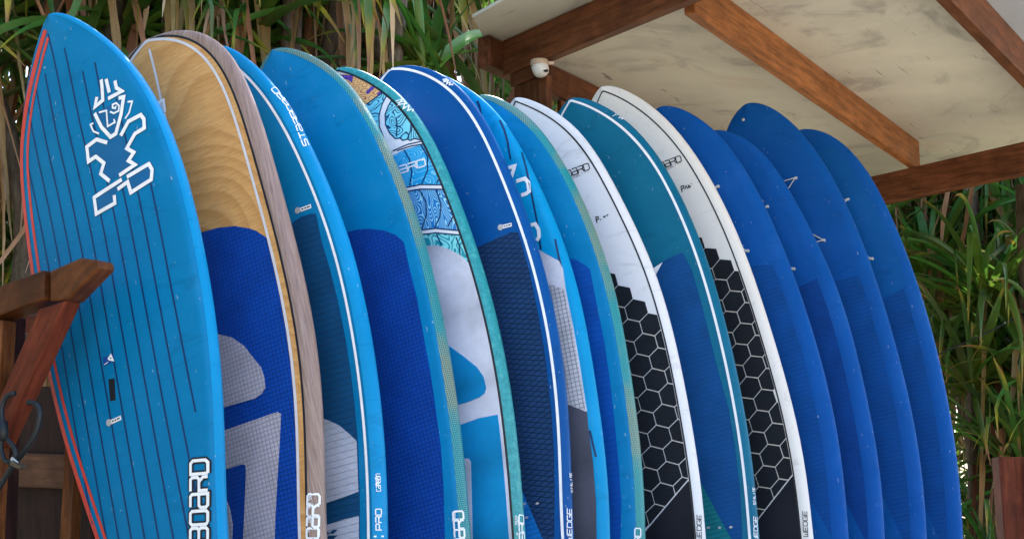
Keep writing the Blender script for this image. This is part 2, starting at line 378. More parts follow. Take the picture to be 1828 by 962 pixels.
    def edge_line(s, inset, width, mat, name, off=.002, t1=None):
        """line that follows the outline at a fixed distance inside the rail"""
        t = .004; ts = []
        while t < s.L - .004 and s.G(t) < inset: t += .004
        te = s.L - .06
        while s.G(te) < inset: te -= .01
        N_ = 90; ts = [t + (te - t) * (i / N_) ** 1.5 for i in range(N_ + 1)]
        right = [(max(.0, s.G(q) - inset), q) for q in ts]
        line = [(-g, q) for g, q in right[::-1]] + right[0 if right[0][0] > .004 else 1:]
        return s.ribbons([line], width, mat, name, off, step=.2)
    def rail_band(s, inset, mat, name='rail_band', off=.0012, under=.075):
        V, Fc, U = [], [], []
        ts = [.004 + (s.L - .008) * (i / 90) ** 1.4 for i in range(91)]; m = 9
        for sd in (1, -1):
            b0 = len(V)
            for t in ts:
                Gm = s.G(t); a = max(0.0, Gm - inset); b = Gm + under * min(1, Gm / .2)
                for j in range(m):
                    g = a + (b - a) * j / (m - 1); V.append(s.surf(sd * g, t, off)); U.append((sd * g, -t))
            for i in range(len(ts) - 1):
                for j in range(m - 1):
                    q = (b0 + i * m + j, b0 + i * m + j + 1, b0 + (i + 1) * m + j + 1, b0 + (i + 1) * m + j)
                    Fc.append(q if sd < 0 else q[::-1])
        return mesh_obj(name, V, Fc, mat, s.root, U, True)
    def sym(s, right):
        """mirror a right-hand boundary (g,t) list, top to bottom, to a closed region"""
        return [(-g, t) for g, t in right[::-1]] + list(right)
    def pad(s, px, mat, name='traction_pad', off=.004, bottom=.3, margin=0.05, cell=.06, pinset=None):
        r = s.gts(px); g, t = r[-1]; ins = s.G(t) - g; tb = s.L - bottom
        for i in range(1, 7):
            q = t + (tb - t) * i / 6; r.append((max(.03, s.G(q) - ins), q))
        return s.patch(s.sym(r), mat, name, off, cell)
    def text(s, txt, base_px, h, mat, name='lettering', weight=.17, off=.004, outline=None, slant=.0, fill=.8):
        """stroke lettering along a baseline of pixels (start to end)"""
        B = [np.array((g, -t)) for g, t in s.gts(base_px)]; cum = [0]
        for a, b in zip(B, B[1:]): cum.append(cum[-1] + np.hypot(*(b - a)))
        def pos(d):
            for i in range(len(B) - 1):
                if d <= cum[i + 1] or i == len(B) - 2:
                    D = (B[i + 1] - B[i]) / (cum[i + 1] - cum[i]); return B[i] + D * (d - cum[i]), D
        adv = cum[-1] / len(txt); strokes = []; words = [strokes]
        for i, ch in enumerate(txt):
            if ch == ' ' and strokes: strokes = []; words.append(strokes)
            for st in FONT.get(ch, []):
                o = []
                for x, y in st:
                    p, D = pos(adv * (i + (1 - fill) / 2 + (x / 4) * fill) + slant * h * y / 6); up = np.array((-D[1], D[0]))
                    q = p + up * (h * y / 6); o.append((q[0], -q[1]))
                strokes.append(o)
        for w_ in words:
            if not w_: continue
            if outline: s.ribbons(w_, h * weight * 2.2, outline, name + '_outline', off - .0012, step=.1)
            s.ribbons(w_, h * weight, mat, name, off, step=.1)
    def sticker(s, cpx, a, b, h=.016):
        """round badge with a small white tag beside it"""
        g, t = s.gt(*cpx); r = .013
        s.patch([(g + r * cos(q * pi / 6), t + r * sin(q * pi / 6)) for q in range(12)], M_['silver'], 'sticker', .0028, .1, skirt=False)
        p, q = s.gt(*a), s.gt(*b); d = np.array(q) - np.array(p); n = np.array((d[1], -d[0])) / np.hypot(*d) * h
        P = np.array(p)
        o = s.patch([tuple(P - n / 2), tuple(P + d - n / 2), tuple(P + d + n / 2), tuple(P + n / 2)], M_['white_print'], 'sticker', .0024, .1, skirt=False)
        ln = [[tuple(P + d * .12), tuple(P + d * .3)], [tuple(P + d * .38), tuple(P + d * .55)], [tuple(P + d * .62), tuple(P + d * .9)]]
        s.ribbons(ln, .005, M_['black_print'], 'print', .0036, parent=o)

def clip_rect(poly, a, b, c, d):
    def half(P, ax, val, keep):
        out = []
        for i in range(len(P)):
            p, q = P[i - 1], P[i]; ip = keep * (p[ax] - val) >= 0; iq = keep * (q[ax] - val) >= 0
            if ip != iq:
                k = (val - p[ax]) / (q[ax] - p[ax]); r = [0, 0]; r[ax] = val; r[1 - ax] = p[1 - ax] + (q[1 - ax] - p[1 - ax]) * k; out.append(tuple(r))
            if iq: out.append(tuple(q))
        return out
    for ax, val, keep in ((0, a, 1), (0, b, -1), (1, c, 1), (1, d, -1)):
        if not poly: return []
        poly = half(poly, ax, val, keep)
    return poly
def clip_line(P, p0, p1):
    """keep the part of P left of p0->p1"""
    f = lambda p: (p1[0] - p0[0]) * (p[1] - p0[1]) - (p1[1] - p0[1]) * (p[0] - p0[0]); out = []
    for i in range(len(P)):
        p, q = P[i - 1], P[i]; a, b = f(p), f(q)
        if (a >= 0) != (b >= 0): k = a / (a - b); out.append((p[0] + (q[0] - p[0]) * k, p[1] + (q[1] - p[1]) * k))
        if b >= 0: out.append(tuple(q))
    return out
FONT = {
 'S': [[(4, 6), (.6, 6), (0, 5.4), (0, 3.6), (.6, 3), (3.4, 3), (4, 2.4), (4, .6), (3.4, 0), (0, 0)]], 'T': [[(0, 6), (4, 6)], [(2, 6), (2, 0)]],
 'A': [[(.3, 6), (3.4, 6), (4, 5.4), (4, 0), (.6, 0), (0, .6), (0, 2.4), (.6, 3), (4, 3)]], 'R': [[(0, 0), (0, 3), (3.4, 3), (4, 3.6), (4, 5.4), (3.4, 6), (0, 6)], [(2.6, 3), (4, 1.6), (4, 0)]],
 'B': [[(0, 0), (0, 6), (3.4, 6), (4, 5.4), (4, 3.6), (3.4, 3), (4, 2.4), (4, .6), (3.4, 0), (0, 0)], [(0, 3), (3.4, 3)]],
 'O': [[(.6, 0), (0, .6), (0, 5.4), (.6, 6), (3.4, 6), (4, 5.4), (4, .6), (3.4, 0), (.6, 0)]], 'D': [[(0, 0), (0, 6), (3.2, 6), (4, 5.2), (4, .8), (3.2, 0), (0, 0)]],
 'W': [[(0, 6), (0, 0), (4, 0), (4, 6)], [(2, 0), (2, 4.5)]], 'E': [[(4, 6), (0, 6), (0, 0), (4, 0)], [(0, 3), (3.4, 3)]],
 'G': [[(4, 6), (.6, 6), (0, 5.4), (0, .6), (.6, 0), (4, 0), (4, 3), (2.2, 3)]], 'P': [[(0, 0), (0, 6), (3.4, 6), (4, 5.4), (4, 3.2), (3.4, 2.6), (0, 2.6)]],
 'U': [[(0, 6), (0, .6), (.6, 0), (3.4, 0), (4, .6), (4, 6)]], 'L': [[(0, 6), (0, 0), (4, 0)]], 'I': [[(2, 0), (2, 6)]],
 'C': [[(4, 6), (.6, 6), (0, 5.4), (0, .6), (.6, 0), (4, 0)]], 'N': [[(0, 0), (0, 6), (3.4, 6), (4, 5.4), (4, 0)]], 'Q': [[(.6, 0), (0, .6), (0, 5.4), (.6, 6), (3.4, 6), (4, 5.4), (4, .6), (3.4, 0), (.6, 0)], [(2.6, 1.6), (4.3, -.4)]],
 'Y': [[(0, 6), (2, 3), (4, 6)], [(2, 3), (2, 0)]], 'X': [[(.6, 1), (3.4, 4)], [(3.4, 1), (.6, 4)]], '1': [[(1, 5), (2.4, 6), (2.4, 0)]], '3': [[(0, 6), (4, 6), (4, 0), (0, 0)], [(.6, 3), (4, 3)]],
 '0': [[(.6, 0), (0, .6), (0, 5.4), (.6, 6), (3.4, 6), (4, 5.4), (4, .6), (3.4, 0), (.6, 0)]], '2': [[(0, 6), (4, 6), (4, 3), (0, 3), (0, 0), (4, 0)]], '5': [[(4, 6), (0, 6), (0, 3), (4, 3), (4, 0), (0, 0)]], '9': [[(4, 3), (0, 3), (0, 6), (4, 6), (4, 0), (0, 0)]], '6': [[(4, 6), (0, 6), (0, 0), (4, 0), (4, 3), (0, 3)]],
 '|': [[(2, -2), (2, 8)]], '*': [[(0, 3), (4, 3)], [(2, 0), (2, 7)], [(.5, 1), (3.5, 5)]], '.': [[(1.8, 0), (2.4, .6)]],
}

# ------------------------------------------------------------------ board materials
M_ = {}
M_['blue'] = paint('board_blue', (.001, .165, .37)); M_['blue_lit'] = paint('board_blue_lit', (.001, .23, .50)); M_['navy'] = paint('board_navy', (.001, .076, .29))
M_['cyan'] = paint('board_cyan', (.001, .27, .56)); M_['sky'] = paint('board_sky_blue', (.001, .19, .43)); M_['teal'] = paint('board_teal', (.004, .13, .235))
M_['white'] = paint('board_white', (.74, .74, .77), wear=.05); M_['cream'] = paint('board_cream_white', (.76, .73, .70), wear=.05)
M_['rail_lit'] = paint('rail_blue_lit', (.001, .23, .49)); M_['railteal'] = paint('rail_teal', (.015, .30, .33), wear=.3)
M_['soft'] = paint('soft_top_blue', (.001, .078, .34), rough=.58, wear=.14, coat=.0); M_['soft_panel'] = paint('soft_panel_blue', (.001, .090, .34), rough=.55, coat=0)
M_['emblem_fill'] = plain('emblem_fill', (.003, .115, .30), .4); M_['stripe'] = plain('stripe_navy', (.003, .030, .12), .4); M_['red'] = plain('stripe_red', (.62, .055, .035), .4)
M_['white_print'] = plain('white_print', (.82, .84, .88), .4); M_['black_print'] = plain('black_print', (.012, .013, .02), .4)
M_['silver'] = plain('silver_print', (.5, .52, .55), .35, .3); M_['greyline'] = plain('grey_print', (.62, .62, .66), .4)
M_['dark'] = plain('recess_shade', (.006, .008, .014), .7); M_['blue_print'] = plain('blue_print', (.006, .06, .30), .4)
M_['p_royal'] = foam('pad_royal', (.001, .055, .34), 'square', .016, strength=.8, groove=.62); M_['p_grey'] = foam('pad_grey', (.42, .40, .47), 'square', .016, strength=.8, groove=.66)
M_['p_navy'] = foam('pad_navy', (.003, .058, .16), 'hatch', .024, groove=.6); M_['p_grey2'] = foam('pad_pale_grey', (.40, .45, .58), 'hatch', .024, groove=.62)
M_['p_diamond'] = foam('pad_diamond', (.010, .045, .135), 'diamond', .022, strength=1.0, groove=.35); M_['p_blue'] = foam('pad_blue', (.004, .16, .52), 'corduroy', .02, strength=.4)
M_['p_white'] = foam('pad_white', (.62, .64, .74), 'corduroy', .3, strength=.15); M_['p_whitegrid'] = foam('pad_white_grid', (.55, .56, .62), 'square', .018, groove=.5)
M_['p_dkgrey'] = foam('pad_dark_grey', (.085, .09, .125), 'corduroy', .3, strength=.15); M_['p_cyan'] = foam('pad_cyan', (.004, .26, .56), 'corduroy', .3, strength=.15)
M_['p_mid'] = foam('pad_mid_blue', (.001, .075, .37), 'corduroy', .024, strength=.35, groove=.88); M_['p_midn'] = foam('pad_deep_blue', (.003, .068, .24), 'hatch', .02, strength=.5, groove=.72)
M_['p_black'] = foam('pad_black', (.012, .015, .021), 'diamond', .016, strength=.5, groove=.75); M_['p_black2'] = foam('pad_black_smooth', (.012, .014, .022), 'corduroy', .3, strength=.1)
M_['p_teal'] = foam('pad_teal', (.006, .17, .21), 'corduroy', .02, strength=.4)
M_['p_soft'] = foam('soft_pad', (.001, .066, .29), 'corduroy', .02, rough=.7, strength=.3, groove=.84); M_['p_soft2'] = foam('soft_pad_deep', (.001, .050, .25), 'brick', .02, rough=.7, strength=.3, groove=.84)

def wood_deck():
    n = N('wood_veneer'); v = n.coord('UV', (1.0, 1.0, 1), (0, 0, .62))
    ns = n.new('ShaderNodeTexNoise', Scale=1.7, Detail=0.0, Distortion=.3); n.link(v, ns.inputs['Vector'])
    sp = n.new('ShaderNodeSeparateXYZ'); n.link(v, sp.inputs[0])
    ph = n.math('ADD', n.math('MULTIPLY', sp.outputs[1], 15.0), n.math('MULTIPLY', ns.outputs[0], 11.0))
    fr = n.math('FRACT', ph)
    v2 = n.coord('UV', (9, 90, 1), (0, 0, .62)); f = n.new('ShaderNodeTexNoise', Scale=1.5, Detail=7.0, Roughness=.7, Distortion=.4); n.link(v2, f.inputs['Vector'])
    big = n.new('ShaderNodeTexNoise', Scale=3.0, Detail=3.0); n.link(v, big.inputs['Vector'])
    a = n.ramp(fr, [(0.0, (.66, .37, .14)), (.35, (.64, .345, .12)), (.86, (.50, .24, .07)), (1.0, (.66, .37, .14))])
    a2 = n.mix(n.ramp(big.outputs[0], [(.35, (0, 0, 0)), (.7, (.6,) * 3)]), a, (.63, .34, .12))
    n.link(n.mix(n.ramp(f.outputs[0], [(.36, (.38,) * 3), (.60, (0, 0, 0))]), a2, (.24, .105, .032)), n.b.inputs['Base Color'])
    n.b.inputs['Roughness'].default_value = .36; n.b.inputs['Specular IOR Level'].default_value = .3
    return n.m
def wood_rail():
    n = N('walnut_rail'); v = n.coord('UV', (90, 5, 1)); f = n.new('ShaderNodeTexNoise', Scale=1.3, Detail=8.0, Roughness=.7); n.link(v, f.inputs['Vector'])
    n.link(n.ramp(f.outputs[0], [(.28, (.12, .072, .055)), (.5, (.25, .165, .135)), (.75, (.36, .27, .23))]), n.b.inputs['Base Color'])
    n.b.inputs['Roughness'].default_value = .42; n.bump(f.outputs[0], .12, .002); return n.m
def weave(name, a, b, size):
    n = N(name); uv = n.coord('UV'); br = n.new('ShaderNodeTexBrick', Scale=1.0); br.offset = 0
    br.inputs['Brick Width'].default_value = size; br.inputs['Row Height'].default_value = size; br.inputs['Mortar Size'].default_value = size * .2; br.inputs['Mortar Smooth'].default_value = .3
    n.link(uv, br.inputs['Vector']); ns = n.new('ShaderNodeTexNoise', Scale=3.2, Detail=4.0); n.link(uv, ns.inputs['Vector'])
    wornout = n.mix(n.ramp(ns.outputs[0], [(.46, (0, 0, 0)), (.60, (.85,) * 3)]), a, (.34, .32, .15))
    n.link(n.mix(br.outputs['Fac'], wornout, b), n.b.inputs['Base Color']); n.b.inputs['Roughness'].default_value = .4; n.bump(br.outputs['Fac'], .3, .002)
    return n.m
def speck(name, a, b):
    n = N(name); uv = n.coord('UV'); v = n.new('ShaderNodeTexVoronoi', Scale=62.0); v.feature = 'DISTANCE_TO_EDGE'; n.link(uv, v.inputs['Vector'])
    ns = n.new('ShaderNodeTexNoise', Scale=40.0, Detail=5.0, Roughness=.75); n.link(uv, ns.inputs['Vector'])
    base = n.ramp(ns.outputs[0], [(.3, scl(a, .6)), (.55, a), (.75, b)])
    n.link(n.mix(n.ramp(v.outputs[0], [(0, (.5,) * 3), (.07, (0, 0, 0))]), base, scl(a, .45)), n.b.inputs['Base Color']); n.b.inputs['Roughness'].default_value = .4; return n.m
def swirl(name, cols, scale, freq, line, stretch=(1, 1, 1), dist=0.0, rot=0.0):
    """contour-line doodles: bands of a noise field"""
    n = N(name); uv = n.coord('UV', stretch, (0, 0, rot)); ns = n.new('ShaderNodeTexNoise', Scale=scale, Detail=0.0, Distortion=dist); n.link(uv, ns.inputs['Vector'])
    s = n.math('FRACT', n.math('MULTIPLY', ns.outputs[0], freq))
    n.link(n.ramp(s, [(0, cols[0]), (line, cols[0]), (line + .05, cols[1]), (.9, cols[2])]), n.b.inputs['Base Color']); n.b.inputs['Roughness'].default_value = .35; n.b.inputs['Coat Weight'].default_value = .3
    return n.m
M_['wood'] = wood_deck(); M_['walnut'] = wood_rail(); M_['weave'] = weave('teal_weave', (.02, .33, .36), (.003, .10, .13), .0075); M_['weave2'] = weave('teal_weave_green', (.01, .33, .34), (.004, .16, .20), .0075)
M_['speck'] = speck('teal_speckle', (.015, .30, .33), (.16, .46, .42)); M_['rust_edge'] = plain('worn_edge', (.35, .24, .16), .6)
M_['art_sun'] = swirl('art_sun', ((.45, .05, .03), (.85, .42, .13), (.88, .55, .22)), 26, 7, .2); M_['art_purple'] = swirl('art_purple', ((.03, .01, .09), (.10, .03, .30), (.14, .06, .40)), 30, 6, .2)
M_['art_wave'] = swirl('art_wave', ((.006, .05, .16), (.16, .60, .78), (.22, .70, .80)), 15, 9, .3, dist=.6); M_['art_flower'] = swirl('art_flower', ((.25, .65, .85), (.01, .32, .68), (.01, .36, .72)), 19, 8, .12)
M_['art_leaf'] = swirl('art_leaf', ((.34, .70, .86), (.006, .17, .50), (.006, .20, .56)), 9, 14, .3, (2.6, 1, 1)); M_['art_curl'] = swirl('art_curl', ((.01, .28, .36), (.20, .66, .70), (.25, .72, .74)), 17, 6, .4, dist=.4)

# ------------------------------------------------------------------ the boards
BD = {}
# 0  blue board with navy pinstripes
b = BD[0] = Board(0, (93, 27), 'paddle_board', 'bright blue board with dark pinstripes, white tiki emblem and red rail lines', M_['blue'], W=.408)
b.rail_band(.030, M_['rail_lit'], under=.05)  # rail blue lifted above the deck's to stand in for light on the edge
g0, t0 = b.gt(200, 692)
st = []
for i in range(-4, 6):
    gg = i * .062
    tt = .05
    while b.dims(tt)[3] - .004 < abs(gg) + .02: tt += .01
    te = b.L - .1
    while b.dims(te)[3] - .004 < abs(gg): te -= .01
    st.append([(gg + g0 * .5, tt + .02 + .05 * (i % 3)), (gg + g0 * .5, te)])
for q in st: b.ribbons([q], .0075, M_['stripe'], 'pinstripe', .0012)
for ins, wd in ((.052, .022), (.092, .014)):
    ts = [.05 + (b.L - .2) * i / 80 for i in range(81)]
    b.ribbons([[(-(b.G(q) - ins), q) for q in ts if b.G(q) > ins + .01]], wd, M_['red'], 'red_line', .0022, step=.2)
hp = b.gts([(194, 677), (205, 675), (207, 714), (197, 716)])
b.patch(hp, M_['dark'], 'handle_slot', .0016, .1, skirt=False)  # flat dark patch, the shade inside the slot put into colour
b.patch(b.gts([(184, 638), (203, 632), (204, 645), (186, 654)]), M_['blue_print'], 'badge', .0016, .1, skirt=False)
b.ribbons([b.gts([(194, 641), (199, 634), (203, 643), (195, 641)])], .008, M_['white_print'], 'badge_mark', .003)
b.ribbons([b.gts([(187, 651), (194, 646)])], .003, M_['white_print'], 'badge_mark', .003)
b.sticker((195, 754), (199, 753), (217, 745))
b.text('STARBOARD', [(371, 1092), (372, 1000), (372, 817)], .068, M_['white_print'], 'lettering', .155, .0046, M_['black_print'], fill=.80)
E8 = lambda L: [(130 + x / 3.435, 120 + y / 3.435) for x, y in L]
big = [[(178, 78), (184, 130), (188, 205), (140, 245), (152, 185)], [(208, 75), (228, 158)], [(262, 85), (272, 130), (305, 150), (220, 195)],
       [(138, 285), (180, 370), (235, 430), (268, 410), (300, 290), (316, 185), (285, 192)],
       [(298, 422), (345, 335), (420, 295), (440, 320), (442, 375), (385, 410), (335, 500), (378, 525), (345, 575), (385, 600), (288, 665)],
       [(215, 465), (150, 445), (90, 490), (100, 580), (145, 550), (195, 590), (175, 655), (230, 700)],
       [(305, 690), (135, 800), (148, 900), (262, 835), (258, 785)], [(335, 675), (470, 595), (490, 630), (485, 690), (360, 770), (340, 705), (278, 750)]]
thin = [[(165, 280), (210, 268), (218, 365), (262, 340), (255, 320)], [(232, 275), (255, 285), (285, 270), (288, 240), (270, 222), (248, 232), (248, 252), (265, 255), (268, 240)],
        [(340, 215), (368, 212), (350, 280), (325, 318)], [(130, 345), (112, 355), (130, 395), (165, 410)]]
bg_, th_ = [b.gts(E8(q)) for q in big], [b.gts(E8(q)) for q in thin]
for q in ([(150, 445), (215, 465), (240, 440), (298, 422), (345, 500), (335, 500), (378, 525), (345, 575), (385, 600), (288, 665), (230, 700), (175, 655), (195, 590), (145, 550), (100, 580), (90, 490)], [(140, 800), (305, 690), (258, 785), (262, 835), (148, 900)], [(335, 675), (470, 595), (490, 630), (485, 690), (360, 770), (340, 705)], [(138, 285), (316, 185), (300, 290), (268, 410), (235, 430), (180, 370)]):
    b.patch(b.gts(E8(q)), M_['emblem_fill'], 'emblem_fill', .0015, .05, skirt=False)
b.ribbons(bg_, .0180, M_['stripe'], 'emblem_outline', .0022); b.ribbons(bg_, .0150, M_['white_print'], 'emblem', .0034); b.ribbons(th_, .0070, M_['white_print'], 'emblem_face', .0034)

# 1  wooden veneer board
b = BD[1] = Board(1, (267, 72), 'paddle_board', 'wooden veneer board with greyish walnut rail, blue pad and big grey letter shapes', M_['wood'])
ins = b.inset_of([(335, 71), (390, 100), (430, 180), (470, 300), (500, 430)]) if 0 else .062
b.rail_band(ins, M_['walnut']); b.edge_line(ins + .004, .009, M_['black_print'], 'pinline'); gi = ins + .036
b.edge_line(gi, .011, M_['greyline'], 'pinline')
b.ribbons([[(0, .045), (0, b.L - .3)]], .012, M_['greyline'], 'stringer_line', .0014)
r = b.gts([(359, 416), (390, 407), (420, 404), (445, 408), (457, 412), (473, 425)]); r[-1] = (b.G(r[-1][1]) - gi - .008, r[-1][1])
r = [(0, r[0][1] - .0)] + r
t1 = r[-1][1]
r += [(b.G(q) - gi - .008, q) for q in [t1 + (b.L - .35 - t1) * i / 14 for i in range(1, 15)]]
b.patch(b.sym([p for p in r if p[0] >= 0]), M_['p_royal'], 'traction_pad')
for poly in ([(345, 588), (385, 595), (415, 602), (437, 617), (457, 643), (467, 655), (473, 672), (475, 692), (469, 702), (457, 711), (398, 728), (345, 745)],
             [(345, 788), (400, 769), (457, 749), (497, 735), (503, 738), (501, 784), (497, 847), (493, 922), (490, 1010), (433, 1010), (436, 962), (439, 897), (441, 842), (440, 830), (435, 828), (402, 838), (345, 855)],
             [(360, 880), (402, 884), (412, 907), (417, 937), (416, 962), (412, 1010), (360, 1010)]):
    b.patch(b.gts(poly), M_['p_grey'], 'pad_inlay', .0065, .05)
b.ribbons([b.gts([(287, 201), (285, 183), (293, 179), (296, 201)]), b.gts([(294.6, 203), (299, 224)])], .011, M_['white_print'], 'lettering', .0035)
b.text('STARBOARD', [(565, 1065), (568, 962), (570, 881)], .040, M_['white_print'], 'lettering', .2, fill=.88)
b.text('NUT 10 X 32 X 5', [(553, 1010), (554, 962), (556, 884)], .010, M_['white_print'], 'small_print', .2)

# 2  blue board with white pinline and navy pad
b = BD[2] = Board(2, (390, 84), 'paddle_board', 'blue board with white pinline, navy pad and pale grey inlays', M_['blue'])
ins = b.inset_of([(457, 144), (494, 192), (539, 280), (574, 380), (603, 479), (629, 605), (646, 719), (653, 802)])
b.rail_band(ins - .015, M_['blue_lit']); b.edge_line(ins, .0105, M_['white_print'], 'pinline')  # deck blue lightened along the rail, edge light put into the colour
b.pad([(519, 402), (539, 387), (557, 382), (564, 382), (574, 430), (589, 480), (604, 540), (617, 605), (627, 670), (633, 722), (639, 787), (642, 872), (643, 960)], M_['p_navy'])
b.patch(b.gts([(555, 742), (576, 746), (592, 752), (607, 759), (627, 776), (638, 787), (641, 877), (617, 886), (579, 899), (555, 909)]), M_['p_grey2'], 'pad_inlay', .0065, .05)
b.patch(b.gts([(560, 947), (579, 938), (617, 926), (642, 920), (642, 1000), (560, 1000)]), M_['p_grey2'], 'pad_inlay', .0065, .05)
for pp in ([(590, 951), (597, 945), (605, 945), (597, 952)], [(580, 954), (587, 948), (590, 951), (584, 957)], [(583, 961), (590, 955), (604, 955), (597, 962)]):
    b.patch(b.gts(pp), M_['p_navy'], 'pad_inlay', .0085, .05)
b.text('STARBOARD', [(551, 261), (534, 222), (515, 186), (490, 155)], .022, M_['white_print'], 'lettering', .2, fill=.84)
b.text('CARBON', [(679, 877), (678, 845)], .014, M_['white_print'], 'lettering', .17); b.text('BLUE', [(675, 866), (674, 851)], .008, M_['white_print'], 'lettering', .25)
b.text('PRO', [(681, 947), (680, 907)], .019, M_['white_print'], 'lettering', .2); b.ribbons([b.gts([(668, 957), (684, 957)])], .006, M_['white_print'], 'lettering', .004)
b.sticker((532, 376), (537, 375), (556, 368))

# 3  blue board with woven teal rail
b = BD[3] = Board(3, (490, 90), 'paddle_board', 'plain blue board with woven teal rail and royal blue pad', M_['sky'])
ins = b.inset_of([(539, 100), (607, 147), (657, 217), (689, 290), (729, 385), (753, 482), (779, 615), (797, 727), (814, 897)])
b.rail_band(ins, M_['weave'], under=.08)
b.pad([(619, 415), (642, 410), (662, 409), (687, 412), (707, 420), (721, 432), (731, 479), (744, 530), (757, 605), (767, 655), (778, 730), (787, 797), (792, 872), (794, 960)], M_['p_royal'])
b.text('STARBOARD', [(828, 1060), (829, 962), (826, 911)], .034, M_['white_print'], 'lettering', .2, fill=.88)
b.text('10 X 32', [(814, 980), (813, 912)], .010, M_['white_print'], 'small_print', .2)

# 4  illustrated board with teal rail
b = BD[4] = Board(4, (606, 123), 'paddle_board', 'white board with colourful wave artwork at the nose and speckled teal rail', M_['white'])
ins = b.inset_of([(637, 136), (707, 192), (757, 252), (794, 337), (824, 420), (857, 547), (882, 670), (904, 822)])
b.rail_band(ins, M_['speck'], under=.03); b.edge_line(ins, .008, M_['black_print'], 'pinline', .0034)
lim = lambda P: [(min(g, b.G(t) - ins), t) for g, t in P]
def Z5(L): return [(600 + x / 6.01, 110 + y / 6.01) for x, y in L]
def art(px, mat, off=.0018, name='artwork'): return b.patch(lim(b.gts(px)), mat, name, off, .04, skirt=False)
art(Z5([(-60, 120), (60, 135), (200, 150), (330, 200), (450, 275), (520, 330), (430, 390), (330, 465), (200, 380), (60, 260)]), M_['art_sun'])
for q in ([(95, 130), (195, 150), (175, 230), (130, 200)], [(320, 330), (400, 255), (425, 280), (345, 355)], [(440, 345), (490, 315), (505, 335), (455, 370)]): art(Z5(q), M_['art_purple'], .0024)
art(Z5([(330, 465), (430, 390), (520, 330), (640, 440), (800, 620), (930, 830), (770, 860), (640, 870), (560, 860), (420, 640), (250, 560)]), M_['art_wave'])
art(Z5([(540, 375), (610, 410), (560, 480), (530, 570), (535, 680), (580, 770), (640, 830), (690, 835), (760, 845), (830, 835), (900, 845), (945, 875), (620, 960), (480, 960), (465, 640), (490, 480)]), M_['white_print'], .0026)
dk = [[(555, 365), (500, 460), (465, 580), (470, 700), (520, 830)], [(615, 412), (565, 480), (530, 570), (535, 680), (580, 770), (640, 830), (690, 822), (720, 850), (770, 835), (800, 850), (850, 828), (910, 845)], [(650, 600), (660, 700), (650, 810)], [(810, 660), (805, 740), (770, 830)], [(330, 465), (430, 390), (520, 330)], [(615, 960), (780, 890), (940, 855)], [(660, 960), (800, 912), (950, 885)]]
art([(690, 282), (703, 272), (722, 263), (757, 254), (779, 297), (794, 337), (752, 331), (727, 336), (690, 342)], M_['art_flower'])
art([(700, 340), (727, 336), (752, 331), (794, 336), (812, 382), (822, 418), (779, 410), (753, 413), (715, 420)], M_['art_leaf'])
art([(715, 420), (753, 414), (779, 412), (822, 418), (838, 472), (807, 450), (782, 441), (761, 441), (720, 450)], M_['art_curl'])
for q in ([(690, 282), (703, 272), (722, 263), (757, 253), (758, 257), (722, 268), (704, 277), (690, 288)], [(700, 341), (727, 336), (752, 331), (792, 331), (794, 337), (752, 337), (727, 341), (700, 347)], [(715, 421), (753, 412), (779, 409), (820, 413), (822, 419), (779, 415), (753, 418), (715, 427)]): art(q, M_['white_print'], .0028)
lines = [Z5(q) for q in dk] + [[(700, 341), (727, 335), (752, 330), (791, 330)], [(700, 348), (727, 342), (752, 338), (794, 338)], [(715, 420), (753, 411), (779, 408), (819, 412)], [(715, 428), (753, 419), (779, 416), (822, 420)],
        [(722, 268), (732, 285), (736, 308), (732, 332)], [(752, 259), (764, 280), (764, 305), (754, 328)], [(785, 318), (780, 328)], [(749, 338), (761, 360), (762, 385), (754, 408)], [(779, 338), (788, 365), (786, 388), (776, 408)], [(812, 385), (800, 405)], [(780, 418), (789, 438)], [(815, 424), (821, 440), (822, 455)]]
b.ribbons([lim(b.gts(q)) for q in lines], .0055, M_['stripe'], 'artwork_line', .0036)
b.text('BOARD', [(683, 321), (762, 296)], .030, M_['white_print'], 'lettering', .2, .0044, fill=.88)
pr = b.gts([(745, 444), (761, 439), (782, 438), (807, 447), (824, 457), (837, 470)])
pr = [(b.G(t) - ins - .003, t) if i == 5 else (g, t) for i, (g, t) in enumerate(pr)]
t1 = pr[-1][1]; pr = [(0, pr[0][1])] + pr + [(b.G(q) - ins - .003, q) for q in [t1 + (b.L - .35 - t1) * i / 14 for i in range(1, 15)]]
b.patch(b.sym([p for p in pr if p[0] >= 0]), M_['p_white'], 'traction_pad', .003)
b.patch(lim(b.gts([(775, 606), (802, 617), (827, 635), (852, 655), (864, 672), (869, 692), (866, 702), (857, 709), (832, 719), (818, 722), (775, 735)])), M_['p_cyan'], 'pad_inlay', .0055, .05)
cy = b.gts([(780, 773), (823, 758), (857, 746), (892, 739)]); t1 = cy[-1][1]; cy[-1] = (b.G(t1) - ins - .016, t1)
cy += [(b.G(q) - ins - .016, q) for q in [t1 + .08 * i for i in range(1, 12)]]; cy += [(cy[0][0], cy[-1][1])]
b.patch(cy, M_['p_cyan'], 'pad_inlay', .0055, .05)
b.patch(b.gts([(826, 822), (832, 818), (838, 818), (842, 824), (845, 962), (845, 1000), (826, 1000)]), M_['p_white'], 'pad_inlay', .0075, .05)
b.text('STARBOARD', [(936, 1062), (935, 962), (933, 919)], .022, M_['white_print'], 'lettering', .22, fill=.88); b.text('10 X 32', [(926, 985), (924, 920)], .010, M_['white_print'], 'small_print', .2)
